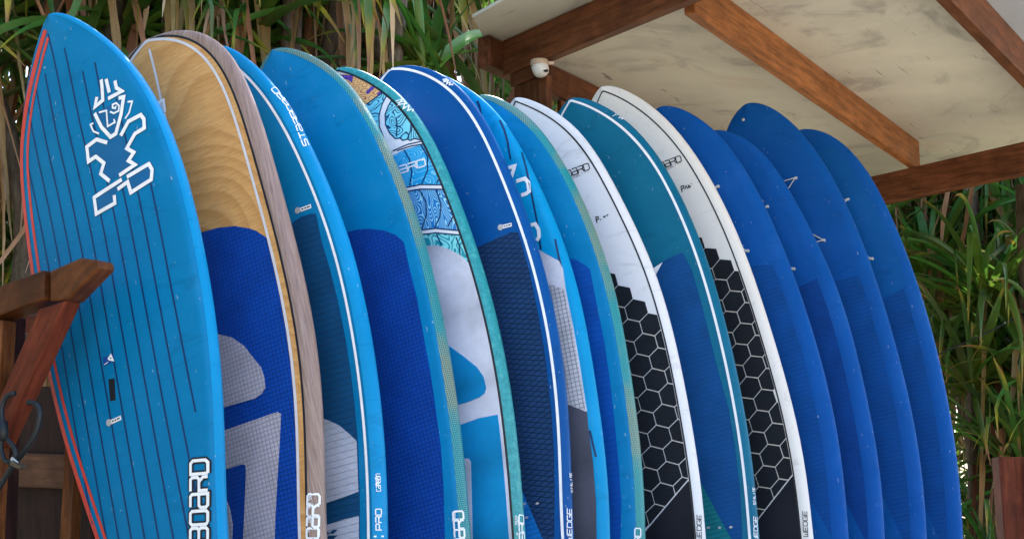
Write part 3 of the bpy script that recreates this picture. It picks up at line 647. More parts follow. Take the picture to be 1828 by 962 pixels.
scr = lambda cx, cy, w, h: [[(cx - w * .5, cy - h * .3), (cx - w * .15, cy - h * .45), (cx - w * .35, cy), (cx, cy - h * .1), (cx - w * .05, cy + h * .3), (cx + w * .25, cy + h * .05), (cx + w * .2, cy + h * .45), (cx + w * .5, cy + h * .35), (cx + w * .45, cy + h * .55)], [(cx - w * .4, cy - h * .15), (cx - w * .05, cy - h * .3), (cx + w * .1, cy - h * .05)]]
b.ribbons([b.gts(q) for q in scr(722, 188, 30, 22)], .006, M_['white_print'], 'emblem', .004)

# 5  navy board, white pinline, dark diamond pad
b = BD[5] = Board(5, (700, 124), 'paddle_board', 'royal blue board with white pinline and dark navy diamond-cut pad', M_['navy'])
ins = b.inset_of([(762, 139), (819, 182), (863, 240), (904, 325), (929, 392), (953, 480), (981, 625), (993, 722), (1001, 872)])
b.edge_line(ins, .0105, M_['white_print'], 'pinline')
b.pad([(857, 440), (892, 424), (914, 415), (925, 415), (945, 485), (961, 562), (974, 642), (984, 734), (989, 810), (990, 885), (989, 960)], M_['p_diamond'])
b.patch(b.gts([(935, 880), (969, 960), (980, 990), (900, 1010), (900, 830)]), M_['p_blue'], 'tail_inlay', .0065, .05)
for p in ((961, 898), (938, 899), (942, 923)):
    g, t = b.gt(*p); b.patch([(g - .009, t), (g, t - .006), (g + .009, t), (g, t + .006)], M_['silver'], 'fin_box_screw', .0085, .1, skirt=False)
b.text('WEDGE', [(1020, 967), (1019, 907)], .019, M_['white_print'], 'lettering', .2); b.text('ST*LITE', [(1021, 880), (1019, 844)], .013, M_['white_print'], 'lettering', .2)
b.sticker((894, 406), (898, 405), (914, 401)); b.ribbons([b.gts(q) for q in scr(799, 147, 18, 12)], .005, M_['white_print'], 'emblem', .004)

# 6  cyan board, white and grey pads
b = BD[6] = Board(6, (786, 134), 'paddle_board', 'light blue board with white block letters and a white and dark grey pad', M_['cyan'])
rr = b.gts([(925, 428), (964, 447), (998, 466), (1005, 480), (1010, 517), (1024, 585), (1036, 655), (1048, 734)])
b.patch(b.sym([p for p in rr if p[0] > 0]), M_['p_white'], 'traction_pad', .004)
rg = b.gts([(985, 508), (1008, 517), (1022, 585), (1034, 655), (1046, 730)]); b.patch(b.sym([p for p in rg if p[0] > 0]), M_['p_whitegrid'], 'pad_inlay', .006, .05)
rd = b.gts([(1016, 722), (1048, 735), (1050, 760), (1059, 827), (1064, 897), (1065, 960)]); t1 = rd[-1][1]; gi2 = b.G(t1) - rd[-1][0]
rd += [(max(.05, b.G(q) - gi2), q) for q in (t1 + .2, t1 + .4, b.L - .3)]
b.patch(b.sym(rd), M_['p_dkgrey'], 'traction_pad', .0075)
for q in ([(931, 272), (939, 300), (950, 350), (960, 400), (966, 446)], [(991, 427), (996, 452), (1002, 478)], [(852, 181), (856, 190), (860, 205)], [(892, 215), (900, 232), (906, 252), (912, 285)], [(1053, 768), (1058, 790), (1064, 815)]): b.ribbons([b.gts(q)], .008, M_['stripe'], 'dark_slit', .0022)
for q in ([(922, 324), (937, 319), (943, 326), (945, 342), (940, 346), (931, 349)], [(948, 402), (956, 400), (962, 410), (963, 422), (959, 430)], [(908, 300), (919, 297), (917, 305), (913, 318)]): b.ribbons([b.gts(q)], .016, M_['white_print'], 'lettering', .003)

# 7  blue board with green-teal rail
b = BD[7] = Board(7, (852, 172), 'paddle_board', 'blue board with thin green-teal rail between light blue and white boards', M_['sky'])
ins = b.inset_of([(1071, 480), (1090, 560), (1105, 640), (1119, 722), (1128, 800)]); b.rail_band(ins, M_['weave2'])
b.pad([(1005, 460), (1015, 461), (1029, 464), (1046, 474), (1053, 480), (1066, 547), (1079, 610), (1089, 680), (1098, 760), (1105, 835), (1109, 897), (1108, 961)], M_['p_mid'])
b.text('STARBOARD', [(1141, 1085), (1143, 962), (1143, 942)], .022, M_['white_print'], 'lettering', .22, fill=.88)

# 8, 10  white boards with black hexagon tiles
def hex_board(k, nose, label, mat, A, v1, v2, jmin, diag, pin_px, words, scrib, wedge):
    b = BD[k] = Board(k, nose, 'paddle_board', label, mat)
    ins = b.inset_of(pin_px); b.edge_line(ins, .0065, M_['black_print'], 'pinline')
    a = np.array(b.gt(*A)); e1 = np.array(b.gt(A[0] + v1[0] * 2, A[1] + v1[1] * 2)) / 2 - a / 2; e2 = np.array(b.gt(A[0] + v2[0] * 2, A[1] + v2[1] * 2)) / 2 - a / 2
    d0, d1 = b.gts(diag)
    sl = (d1[1] - d0[1]) / (d1[0] - d0[0])
    nb = [e1, e1 + e2, e2, -e1, -e1 - e2, -e2]
    nb = sorted([e1, -e1, e2, -e2, e1 - e2, e2 - e1] if np.hypot(*(e1 - e2)) < np.hypot(*(e1 + e2)) else [e1, -e1, e2, -e2, e1 + e2, -e1 - e2], key=lambda q: atan2(q[1], q[0]))
    cnt = 0
    for i in range(-14, 8):
        for j in range(jmin, 18):
            c = a + e1 * i + e2 * j
            if c[1] < .3 or c[1] > b.L - .25: continue
            P = [tuple(c + (nb[q] + nb[(q + 1) % 6]) / 3 * .945) for q in range(6)]
            P = [p for p in P]
            # keep above the diagonal cut and inside the black line
            if all(p[1] > d0[1] + sl * (p[0] - d0[0]) for p in P): continue
            P2 = clip_line(P, d0, d1); P3 = clip_line(P, d1, d0)
            mid = lambda Q: sum(p[1] - (d0[1] + sl * (p[0] - d0[0])) for p in Q) / max(1, len(Q))
            P = P2 if len(P2) >= 3 and mid(P2) < 0 else P3
            for sd in (1, -1):
                ta, tb = c[1] - .07, c[1] + .07; cg = lambda q: sd * (b.G(q) - ins - .005)
                q0, q1 = (cg(ta), ta), (cg(tb), tb)
                side = (q1[0] - q0[0]) * (c[1] - q0[1]) - (q1[1] - q0[1]) * (0 - q0[0])
                P = clip_line(P, q0, q1) if side > 0 else clip_line(P, q1, q0)
                if len(P) < 3: break
            if len(P) >= 3:
                ar = abs(sum(P[n][0] * P[n - 1][1] - P[n - 1][0] * P[n][1] for n in range(len(P)))) / 2
                if ar > 2e-4: b.patch(P, M_['p_black'], 'hexagon_tile', .0045, .03); cnt += 1
    low = []
    tt = d0[1] + sl * .0
    gs = np.linspace(-.45, .45, 181)
    top = []
    for g in gs:
        t = d0[1] + sl * (g - d0[0]) + .008
        if abs(g) < b.G(t) - ins - .004: top.append((float(g), float(t)))
    top = top[:1] + top[1:-1:12] + top[-1:]
    te = b.L - .3; gR, tR = top[-1]; gL, tL = top[0]
    right = [(b.G(q) - ins - .004, q) for q in np.linspace(tR + .004, te, 14)]; left = [(-(b.G(q) - ins - .004), q) for q in np.linspace(te, tL + .004, 14)] if tL + .02 < te else [(gL, te)]
    b.patch([(float(g), float(t)) for g, t in top + right + left], M_['p_black2'], 'traction_pad', .004, .06)
    b.text('STARBOARD', words[0], .030, M_['black_print'], 'lettering', .15, .002, fill=.86); b.text('QUALITY', words[1], .012, M_['black_print'], 'lettering', .13, .002, fill=.5)
    b.ribbons([b.gts(q) for q in scrib], .005, M_['black_print'], 'handwriting', .002)
    b.text('WEDGE', wedge, .018, M_['black_print'], 'lettering', .17, .002)
    return b
hex_board(8, (922, 176), 'white board with black hexagon tiles beside the green-teal railed blue board', M_['white'], (1136.5, 553.5), (27.5, 25.5), (-10, 36.5), 0, [(1152, 945), (1228, 855)],
          [(969, 202), (1021, 239), (1079, 322), (1121, 412), (1148, 480), (1179, 592), (1210, 727), (1228, 852)], ([(962, 338), (1054, 302)], [(1018, 322), (1053, 306)]),
          [[(1066, 398), (1064, 388), (1068, 387), (1069, 391), (1065, 393)], [(1072, 393), (1073, 391)], [(1077, 388), (1080, 386), (1080, 389)], [(1083, 386), (1086, 383)]], [(1252, 967), (1251, 918)])
hex_board(10, (1076, 156), 'creamy white board with black hexagon tiles behind the teal board', M_['cream'], (1309.8, 538), (27, 21.5), (-8, 36.5), -1, [(1355, 922), (1416, 844)],
          [(1126, 179), (1195, 239), (1249, 322), (1291, 412), (1319, 480), (1354, 587), (1392, 722), (1416, 842)], ([(1132, 322), (1218, 288)], [(1188, 305), (1217, 291)]),
          [[(1218, 343), (1216, 333), (1221, 332), (1221, 336), (1217, 338)], [(1223, 338), (1225, 332), (1228, 337)], [(1230, 336), (1229, 331), (1233, 333), (1230, 336)], [(1234, 329), (1235, 328)]], [(1442, 958), (1440, 911)])

# 9  teal board
b = BD[9] = Board(9, (1020, 177), 'paddle_board', 'dark teal board with white pinline and deep blue pad between two white boards', M_['teal'])
ins = b.inset_of([(1069, 197), (1126, 239), (1179, 310), (1216, 390), (1251, 480), (1284, 605), (1311, 729), (1330, 867)])
b.edge_line(ins, .0105, M_['white_print'], 'pinline')
b.pad([(1168, 478), (1176, 472), (1199, 459), (1219, 451), (1234, 480), (1251, 537), (1266, 597), (1281, 660), (1300, 727), (1311, 792), (1321, 872), (1325, 960)], M_['p_midn'])
b.patch(b.gts([(1166, 480), (1184, 468), (1171, 492)]), M_['white_print'], 'sticker', .006, .1, skirt=False)
b.patch(b.gts([(1250, 858), (1306, 961), (1318, 990), (1220, 1010), (1220, 800)]), M_['p_teal'], 'tail_inlay', .0065, .05)
for p in ((1306, 940), (1266, 941), (1286, 941)):
    g, t = b.gt(*p); b.patch([(g - .009, t), (g, t - .006), (g + .009, t), (g, t + .006)], M_['silver'], 'fin_box_screw', .0085, .1, skirt=False)
b.text('WEDGE', [(1352, 967), (1350, 921)], .017, M_['white_print'], 'lettering', .2); b.text('ST*LITE', [(1348, 901), (1346, 870)], .012, M_['white_print'], 'lettering', .2)
b.ribbons([b.gts(q) for q in scr(1106, 207, 17, 14)], .005, M_['white_print'], 'emblem', .004)

# 11 - 14  plain blue soft boards with bungee plugs
def plug(b, g, t, nm='bungee_plug'):
    V, Fc = [], []; prof = [(0, .009), (.006, .008), (.0085, .005), (.009, -.002)]; sg = 12
    c = np.array(b.surf(g, t, 0)); 
    for r, h in prof[1:]:
        for q in range(sg): V.append((c[0] + r * cos(2 * pi * q / sg), c[1] - h, c[2] + r * sin(2 * pi * q / sg)))
    V.append((c[0], c[1] - prof[0][1], c[2]))
    for i in range(2):
        for q in range(sg): Fc.append((i * sg + q, i * sg + (q + 1) % sg, (i + 1) * sg + (q + 1) % sg, (i + 1) * sg + q))
    for q in range(sg): Fc.append((3 * sg, (q + 1) % sg, q))
    return mesh_obj(nm, V, Fc, M_['silver'], b.root, smooth=True)
M_['rope'] = plain('bungee_cord', (.55, .58, .62), .6)
soft = {11: ((1180, 192), 'plain blue soft board leaning beside the creamy white hexagon board', [(1282, 333), (1335, 448)], [(1300, 478), (1345, 474), (1390, 470), (1396, 480), (1421, 555), (1443, 620), (1458, 695), (1471, 747), (1483, 847), (1488, 947)], [(1446, 890), (1490, 965)], 'p_soft'),
        12: ((1270, 235), 'shortest plain blue soft board, its nose lower than both blue neighbours', [(1370, 369), (1417, 480)], [(1428, 512), (1466, 495), (1481, 530), (1501, 600), (1516, 667), (1531, 734), (1546, 827), (1553, 947)], [(1513, 900), (1545, 965)], 'p_soft2'),
        13: ((1335, 186), 'tall blue soft board with a round plug at its nose', [(1421, 318), (1471, 429)], [(1490, 502), (1546, 488), (1568, 542), (1586, 620), (1601, 705), (1616, 772), (1631, 872), (1636, 960)], [(1579, 890), (1613, 965)], 'p_soft'),
        14: ((1428, 233), 'last blue soft board in the rack, nearest the leafy pandanus on the right', [(1514, 356), (1557, 462)], [(1560, 541), (1580, 534), (1618, 514), (1638, 570), (1655, 640), (1672, 718), (1684, 790), (1692, 860), (1697, 950)], [(1656, 915), (1678, 965)], 'p_soft')}
for k, (nose, label, plugs, padpx, chev, pm) in soft.items():
    b = BD[k] = Board(k, nose, 'paddle_board', label, M_['soft'], thick=.090, rail=.062, crown=.35)
    P = []
    for p in plugs:
        g, t = b.gt(*p); P += [(g, t), (-g, t)]; plug(b, g, t); plug(b, -g, t)
    V3 = lambda g, t: b.surf(g, t, .010)
    for i, j in ((0, 1), (2, 3), (0, 3), (1, 2)):
        p, q = P[i], P[j]; tube('bungee_cord', [V3(p[0] + (q[0] - p[0]) * n / 8, p[1] + (q[1] - p[1]) * n / 8) for n in range(9)], .0028, M_['rope'], b.root, 6)
    top = [q for q in b.gts(padpx[:3 if k in (11, 14) else 2])]; tg = top[-1][1]; pi_ = .085
    bord = [(b.G(q) - pi_, q) for q in np.linspace(tg + .01, b.L - .35, 24)]
    b.patch(b.sym([(min(max(0, g), b.G(t) - pi_), t) for g, t in [(0, top[0][1])] + top] + [(float(g), float(t)) for g, t in bord]), M_[pm], 'traction_pad', .0016, .05, skirt=False)
    c0, c1 = b.gts(chev); ch = [(-.0, c0[1] - .35 * 1.0), c0, c1, (c1[0] + .02, c1[1] + .1), (0, c1[1] + .1)]
    b.patch(b.sym([(max(0, g), t) for g, t in ch]), M_['soft_panel'], 'tail_inlay', .0030, .05, skirt=False)
    if k == 13: g, t = b.gt(1327, 214); plug(b, g, t, 'nose_plug')
    if k == 14:
        r = b.gts([(1488, 262), (1521, 302), (1551, 347), (1576, 395), (1596, 440), (1610, 480), (1617, 511)]); r = [(0, r[0][1])] + r + b.gts([(1582, 530)])
        b.patch(b.sym([(max(0, g), t) for g, t in r]), M_['soft_panel'], 'deck_panel', .0016, .05, skirt=False)
print('BOARDS', [(k, round(b.L, 2), round(math.degrees(b.R), 1), [round(b.hw(t), 2) for t in (.05, .2, .5, 1, 1.5, 2, 2.5)]) for k, b in BD.items()])

# ------------------------------------------------------------------ ground
def sand():
    n = N('sand'); v = n.coord('Object'); a = n.new('ShaderNodeTexNoise', Scale=.7, Detail=8.0, Roughness=.65); n.link(v, a.inputs['Vector'])
    f = n.new('ShaderNodeTexNoise', Scale=30.0, Detail=6.0); n.link(v, f.inputs['Vector'])
    n.link(n.ramp(a.outputs[0], [(.3, (.29, .24, .165)), (.7, (.43, .37, .275))]), n.b.inputs['Base Color']); n.b.inputs['Roughness'].default_value = .9; n.bump(f.outputs[0], .5, .02); return n.m
def grid(name, x0, x1, y0, y1, n, mat, zf):
    v = [(x0 + (x1 - x0) * i / n, y0 + (y1 - y0) * j / n, zf(x0 + (x1 - x0) * i / n, y0 + (y1 - y0) * j / n)) for j in range(n + 1) for i in range(n + 1)]
    f = [(j * (n + 1) + i, j * (n + 1) + i + 1, (j + 1) * (n + 1) + i + 1, (j + 1) * (n + 1) + i) for j in range(n) for i in range(n)]
    return mesh_obj(name, v, f, mat, smooth=True)
gnd = grid('ground', -300, 300, -300, 300, 60, sand(), lambda x, y: 0.0)
gnd['kind'] = 'structure'; gnd['label'] = 'pale sandy ground under the board rack'; gnd['category'] = 'ground'

# ------------------------------------------------------------------ rack
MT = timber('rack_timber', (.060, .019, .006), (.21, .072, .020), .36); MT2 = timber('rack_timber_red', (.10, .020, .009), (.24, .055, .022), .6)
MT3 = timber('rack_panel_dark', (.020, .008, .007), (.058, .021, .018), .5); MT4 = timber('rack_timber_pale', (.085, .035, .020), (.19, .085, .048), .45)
rack = tag(empty('board_rack', (0.6, 5.9, 0)), 'reddish varnished timber rack holding the row of boards', 'rack')
RI = rack.matrix_world.copy(); RL = Vector((0.6, 5.9, 0))
B0 = BD[0]
def plane_px(px, off, B=None):
    B = B or B0; out = []
    for x, y in px:
        r = ray(x, y); out.append(Vector(EYEV + r * ((B.d + off) / (NN @ r))) - RL)
    return out
nv = Vector(NN)
def rpart(name, px, off, th, mat, bev=.006): return prism(name, plane_px(px, off), nv * th, mat, rack, bev)
OA = .20
rpart('arm', [(-140, 583), (0, 531), (117, 489), (116, 541), (0, 583), (-140, 636)], OA, .10, MT)
rpart('arm_end', [(118, 489), (172, 466), (204, 470), (206, 484), (150, 541), (118, 543)], OA + .012, .075, MT, .008)
rpart('brace', [(98, 556), (146, 541), (64, 718), (26, 800), (6, 786), (26, 720)], OA + .01, .075, MT2)
rpart('post', [(-4, 583), (31, 574), (20, 760), (8, 1000), (-40, 1000), (-22, 760)], OA + .02, .07, MT)
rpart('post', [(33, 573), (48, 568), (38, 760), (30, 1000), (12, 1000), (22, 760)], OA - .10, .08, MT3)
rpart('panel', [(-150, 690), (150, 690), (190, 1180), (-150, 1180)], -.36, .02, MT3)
rpart('rail_plank', [(-60, 805), (150, 812), (150, 874), (-60, 864)], -.338, .05, MT4)
rpart('rail_plank', [(-60, 566), (110, 566), (110, 596), (-60, 596)], -.338, .05, MT2)
# hidden arms and posts that part the other boards, each like the end one but shorter
for k in range(1, 15):
    B = BD[k]; o = .15 if k != 0 else OA
    P = lambda g, t, h: Vector(B.M[:3, :3] @ np.array((g, -(h), B.L - t)) + B.M[:3, 3]) - RL
    h0 = .11; t = 1.35
    prism('arm', [P(-.62, t, h0), P(-.16, t, h0), P(-.20, t + .09, h0), P(-.62, t + .09, h0)], nv * .05, MT, rack, .004)
    a = P(-.62, t + .05, h0)
    prism('post', [a + Vector((-.04, -.0, .1)), a + Vector((.0, -.0, .1)), Vector((a.x, a.y, .0)), Vector((a.x - .04, a.y, .0))], nv * .05, MT, rack, .004)
rd = Vector((1, SL, 0)).normalized(); rn = Vector((-rd.y, rd.x, 0))
c0 = Vector(B0.org) - rd * .9; c1 = Vector(BD[14].org) + rd * 1.0
for i in range(7):
    a = Vector((c0.x, c0.y, 0.0)) + rn * (-.62 + .20 * i); bb = Vector((c1.x, c1.y, 0.0)) + rn * (-.62 + .20 * i)
    beam('base_plank', a - RL, bb - RL, .18, .078, MT4, rack)
# end post on the far side
e0 = at_y(1790, 815, 7.3); 
prism('post', [Vector((e0.x - .02, e0.y, e0.z)) - RL, Vector((e0.x + .125, e0.y + .0, e0.z)) - RL, Vector((e0.x + .135, e0.y, 0)) - RL, Vector((e0.x - .005, e0.y, 0)) - RL], (0, .12, 0), MT2, rack, .008)
prism('post', [Vector((e0.x + .105, e0.y - .045, e0.z - .075)) - RL, Vector((e0.x + .30, e0.y - .045, e0.z - .075)) - RL, Vector((e0.x + .31, e0.y - .045, 0)) - RL, Vector((e0.x + .115, e0.y - .045, 0)) - RL], (0, .04, 0), MT, rack, .006)
prism('post_cap', [Vector((e0.x + .108, e0.y - .045, e0.z - .072)) - RL, Vector((e0.x + .23, e0.y - .045, e0.z - .072)) - RL, Vector((e0.x + .23, e0.y - .045, e0.z + .008)) - RL, Vector((e0.x + .128, e0.y - .045, e0.z + .008)) - RL], (0, .044, 0), MT4, rack, .006)
# cable lock
MK = plain('black_cable', (.012, .016, .020), .45); MB = plain('padlock_brass', (.11, .085, .06), .45, .5); MS = plain('steel', (.6, .6, .6), .3, .9)
lock = tag(empty('cable_lock', tuple(plane_px([(20, 780)], OA + .13)[0] + RL)), 'black steel cable looped round the rack post with a small padlock', 'cable lock')
LL = lock.location.copy()
cp = lambda px, off: [p + RL - LL for p in plane_px(px, off)]
tube('cable', spline(cp([(26, 702), (12, 708), (3, 728), (4, 750), (7, 762)], OA + .12), 6), .0095, MK, lock)
tube('sheath', cp([(5, 752), (7, 785)], OA + .12), .017, MK, lock, 12)
tube('cable', spline(cp([(4, 780), (2, 800), (8, 820), (18, 824), (27, 814), (26, 800), (14, 785), (9, 780)], OA + .115), 6), .0085, MK, lock)
tube('cable', spline(cp([(50, 718), (66, 722), (71, 742), (62, 777), (36, 815), (18, 838), (0, 868), (-20, 900)], OA + .09), 6), .0095, MK, lock)
tube('shackle', spline(cp([(32, 826), (22, 817), (22, 822), (30, 832)], OA + .135), 5), .004, MS, lock)
prism('padlock_body', cp([(31, 822), (49, 832), (45, 838), (28, 830)], OA + .125), nv * .028, MB, lock, .003)

# ------------------------------------------------------------------ open shelter roof
H = EYE + 2.5; HB = H - .20
MR = timber('roof_timber', (.085, .030, .014), (.23, .085, .038), .5); MR2 = timber('roof_timber_orange', (.19, .068, .022), (.40, .155, .052), .5)
def ply(name, tint, blot=1.0):
    n = N(name); v = n.coord('Object'); a = n.new('ShaderNodeTexNoise', Scale=1.1, Detail=9.0, Roughness=.62, Distortion=.8); n.link(v, a.inputs['Vector'])
    v2 = n.coord('Object', (1, 1, 1), (0, 0, .6)); mp = n.new('ShaderNodeMapping'); mp.inputs['Scale'].default_value = (3, 22, 1); n.link(v2, mp.inputs[0])
    s = n.new('ShaderNodeTexNoise', Scale=2.2, Detail=5.0, Roughness=.7); n.link(mp.outputs[0], s.inputs['Vector'])
    d = n.new('ShaderNodeTexNoise', Scale=.8, Detail=9.0, Roughness=.6, Distortion=4.0); n.link(v, d.inputs['Vector'])
    base = n.ramp(a.outputs[0], [(.3, scl(tint, .80)), (.6, tint), (.8, scl(tint, 1.12))])
    st = n.mix(n.ramp(d.outputs[0], [(.53, (0, 0, 0)), (.58, (.14 * blot,) * 3), (.68, (.42 * blot,) * 3)]), base, (.13, .115, .12))
    rd_ = n.mix(n.ramp(a.outputs[0], [(.60, (0, 0, 0)), (.72, (.30 * blot,) * 3)]), st, (.36, .20, .10))
    sp = n.mix(n.ramp(s.outputs[0], [(.30, (.75,) * 3), (.36, (0, 0, 0))]), rd_, (.09, .075, .055))
    n.link(sp, n.b.inputs['Base Color']); n.b.inputs['Roughness'].default_value = .7; n.bump(s.outputs[0], .12, .003); return n.m
MP = ply('ceiling_ply', (.66, .645, .56)); MPB = ply('roof_sheet_pale', (.46, .52, .62), .15)
P1 = at_z(989, 110, HB); P2 = at_z(1210, 20, HB); P3 = at_z(1621, 300, HB); Cc = at_z(1558, 314, HB); Cd = at_z(1828, 252, HB)
dR = (P3 - P2).normalized(); dA = (P2 - P1).normalized(); dC = (Cd - Cc).normalized()
roof = tag(empty('shelter_roof', (P1.x, P1.y, 0)), 'open timber shelter roof with stained plywood ceiling and reddish beams', 'shelter'); RO = roof.location.copy()
lo = lambda p: Vector(p) - RO
E0 = at_z(985, 114, H); E1 = at_z(1073, 156, H); dE = (E1 - E0).normalized()
Est = at_z(893, 63, H - .02)
tEnd = 3.4
# beam behind the boards (runs under the rafters' line), its stub sticks out past the front beam
stub = (E0 - Est).dot(dE)
beam('beam', lo(E0 - dE * stub + Vector((0, 0, -.17))), lo(E0 + dE * 3.9 + Vector((0, 0, -.17))), .08, .165, MR, roof, (-.08, 0))
beam('wall_board', lo(E0 + dE * .12 + Vector((0, 0, -.40))), lo(E0 + dE * 3.8 + Vector((0, 0, -.40))), .03, .225, MR, roof, (-.045, 0))
beam('beam', lo(P1 - dA * .36), lo(P1 + dA * 4.6), .06, .199, MR, roof, (-.0, 0))           # front beam
beam('bracket', lo(P1 - dA * .30 + Vector((0, 0, -.075))), lo(P1 + dA * .0 + Vector((0, 0, -.075))), .05, .072, MR, roof, (.008, 0))
beam('bracket', lo(P1 - dA * .27 + Vector((0, 0, -.36))), lo(P1 + dA * .0 + Vector((0, 0, -.36))), .04, .282, MR, roof, (.012, 0))
beam('rafter', lo(P2 + dR * .066), lo(P3 + dR * .10), .055, .199, MR2, roof)
D0 = at_z(1668, 0, HB); D1 = at_z(1828, 160, HB); dD = (D1 - D0).normalized()
beam('rafter', lo(D0 - dD * 1.2), lo(D0 + dD * 3.6), .065, .199, MR, roof)
beam('beam', lo(Cc - dC * .6 + Vector((0, 0, -.20))), lo(Cd + dC * 2.5 + Vector((0, 0, -.20))), .09, .198, MR, roof, (-.09, 0))
# posts
pp = at_y(960, 150, P1.y + .12)
prism('post', [lo((pp.x - .05, pp.y, 0)), lo((pp.x + .05, pp.y, 0)), lo((pp.x + .05, pp.y, HB - .002)), lo((pp.x - .05, pp.y, HB - .002))], (0, .10, 0), MR2, roof, .005)
for q in (P3 + dC * 3.2, Cc - dC * .4): prism('post', [lo((q.x - .05, q.y + .02, 0)), lo((q.x + .05, q.y + .02, 0)), lo((q.x + .05, q.y + .02, HB - .21)), lo((q.x - .05, q.y + .02, HB - .21))], (0, .10, 0), MR, roof, .005)
def slab(name, quad, mat, th=.018): return prism(name, [lo(Vector((q.x, q.y, H + .002))) for q in quad], (0, 0, th), mat, roof)
far = lambda p: p + dR * 3.7
gap = .002
bayB0, bayB1 = P2 + dA * .0, P2 + dR * 4.75
a0 = E0 - dE * .0; pA = P1 - dA * .02
o0 = at_z(843, 33, H); o1 = at_z(899, 2, H); dO = (o1 - o0).normalized()
slab('ceiling_panel', [P1 - dA * .55 + dR * .03, P2 + dR * .03 + dA * .02, P2 + dA * .02 + dR * 4.75, P1 - dA * .55 + dR * 4.75], MP)
slab('ceiling_panel', [P2 + dR * .03 + dA * .024, D0 - dD * 1.2 + dA * .03, D0 + dD * 3.6 + dA * .03, P2 + dA * .024 + dR * 4.75], MP)
slab('roof_sheet', [D0 - dD * 1.2 + dA * .036, D0 - dD * 1.2 + dA * 1.4, D0 + dD * 3.6 + dA * 1.4, D0 + dD * 3.6 + dA * .036], MPB)
slab('ceiling_panel', [o0 - dO * .0, o0 + dO * 3.6, P1 + dA * 3.2 + dR * .026, P1 - dA * .55 + dR * .026], MP)
cov = slab('roof_cover', [P1 - dA * .55 + dR * .1, P1 + dA * 6.0 + dR * .1, P1 + dA * 6.0 + dR * 4.1, P1 - dA * .6 + dR * 4.8], MR, .01); cov.location.z += .03
# dome camera
dc = tag(empty('dome_camera', tuple(at_y(963, 112, P1.y - .06))), 'small white dome security camera under the front roof beam', 'camera'); DL = dc.location.copy()
MW = plain('white_plastic', (.72, .70, .66), .35); MWs = plain('stained_plastic', (.52, .38, .27), .5)
def lathe(name, prof, mat, parent, loc=(0, 0, 0), rot=None, seg=24):
    V, Fc = [], []
    for r, z in prof:
        for q in range(seg): V.append((r * cos(2 * pi * q / seg), r * sin(2 * pi * q / seg), z))
    for i in range(len(prof) - 1):
        for q in range(seg): Fc.append((i * seg + q, i * seg + (q + 1) % seg, (i + 1) * seg + (q + 1) % seg, (i + 1) * seg + q))
    Fc.append(tuple(range(seg))); Fc.append(tuple((len(prof) - 1) * seg + q for q in range(seg))[::-1])
    o = mesh_obj(name, V, Fc, mat, parent, smooth=True); o.location = loc
    if rot: o.rotation_euler = rot
    return o
lathe('mount', [(.030, .012), (.046, .010), (.047, -.014), (.044, -.020)], MWs, dc)
lathe('dome', [(.030, .002), (.043, 0), (.043, -.022), (.041, -.034), (.036, -.048), (.026, -.058), (.010, -.063), (.002, -.0635)], MW, dc, (0, 0, -.016), (radians(-12), radians(-14), 0))
lathe('lens', [(.001, .004), (.012, .003), (.016, 0), (.012, -.004)], MK, dc, (.029, -.034, -.050), (radians(55), radians(38), 0), 16)
prism('clip', [Vector((.045, -.006, -.012)), Vector((.075, -.006, -.012)), Vector((.075, -.006, .004)), Vector((.045, -.006, .004))], (0, .012, 0), MWs, dc)

# ------------------------------------------------------------------ pandanus thicket
def leaf_mat(name, stops, rough=.38, trans=.34):
    n = N(name); at = n.new('ShaderNodeAttribute'); at.attribute_name = 'along'; oi = n.new('ShaderNodeObjectInfo')
    v = n.coord('Object', (5, 5, 5)); ns = n.new('ShaderNodeTexNoise', Scale=1.4, Detail=4.0); n.link(v, ns.inputs['Vector'])
    f = n.math('ADD', at.outputs['Fac'], n.math('MULTIPLY', n.math('SUBTRACT', oi.outputs['Random'], .5), .22))
    c = n.ramp(f, stops)
    at2 = n.new('ShaderNodeAttribute'); at2.attribute_name = 'tint'
    hs = n.new('ShaderNodeHueSaturation'); hs.inputs['Saturation'].default_value = 1.0
    n.link(n.math('ADD', .47, n.math('MULTIPLY', n.math('FRACT', n.math('ADD', n.math('MULTIPLY', oi.outputs['Random'], 7.3), at2.outputs['Fac'])), .06)), hs.inputs['Hue'])
    n.link(n.math('ADD', .55, n.math('MULTIPLY', n.math('FRACT', n.math('ADD', n.math('MULTIPLY', oi.outputs['Random'], 3.7), at2.outputs['Fac'])), .9)), hs.inputs['Value'])
    n.link(c, hs.inputs['Color']); n.link(n.mix(n.ramp(ns.outputs[0], [(.4, (0, 0, 0)), (.7, (.35,) * 3)]), hs.outputs[0], (.05, .035, .015)), n.b.inputs['Base Color'])
    n.b.inputs['Roughness'].default_value = rough; n.b.inputs['Specular IOR Level'].default_value = .38 if rough < .5 else .15
    tr = n.new('ShaderNodeBsdfTranslucent'); n.link(hs.outputs[0], tr.inputs[0]); mx = n.new('ShaderNodeMixShader'); mx.inputs[0].default_value = trans
    out = n.t.nodes['Material Output']; n.link(n.b.outputs[0], mx.inputs[1]); n.link(tr.outputs[0], mx.inputs[2]); n.link(mx.outputs[0], out.inputs[0])
    return n.m
ML = leaf_mat('pandanus_leaf', [(0.0, (.17, .25, .028)), (.25, (.085, .20, .024)), (.74, (.065, .175, .036)), (.88, (.34, .29, .03)), (.96, (.30, .17, .06))])
MD = leaf_mat('pandanus_dead_leaf', [(0.0, (.22, .105, .036)), (.45, (.38, .225, .105)), (1.0, (.56, .42, .27))], .7, .2)
MTR = timber('pandanus_bark', (.07, .05, .032), (.20, .155, .11), .8, 2.0)

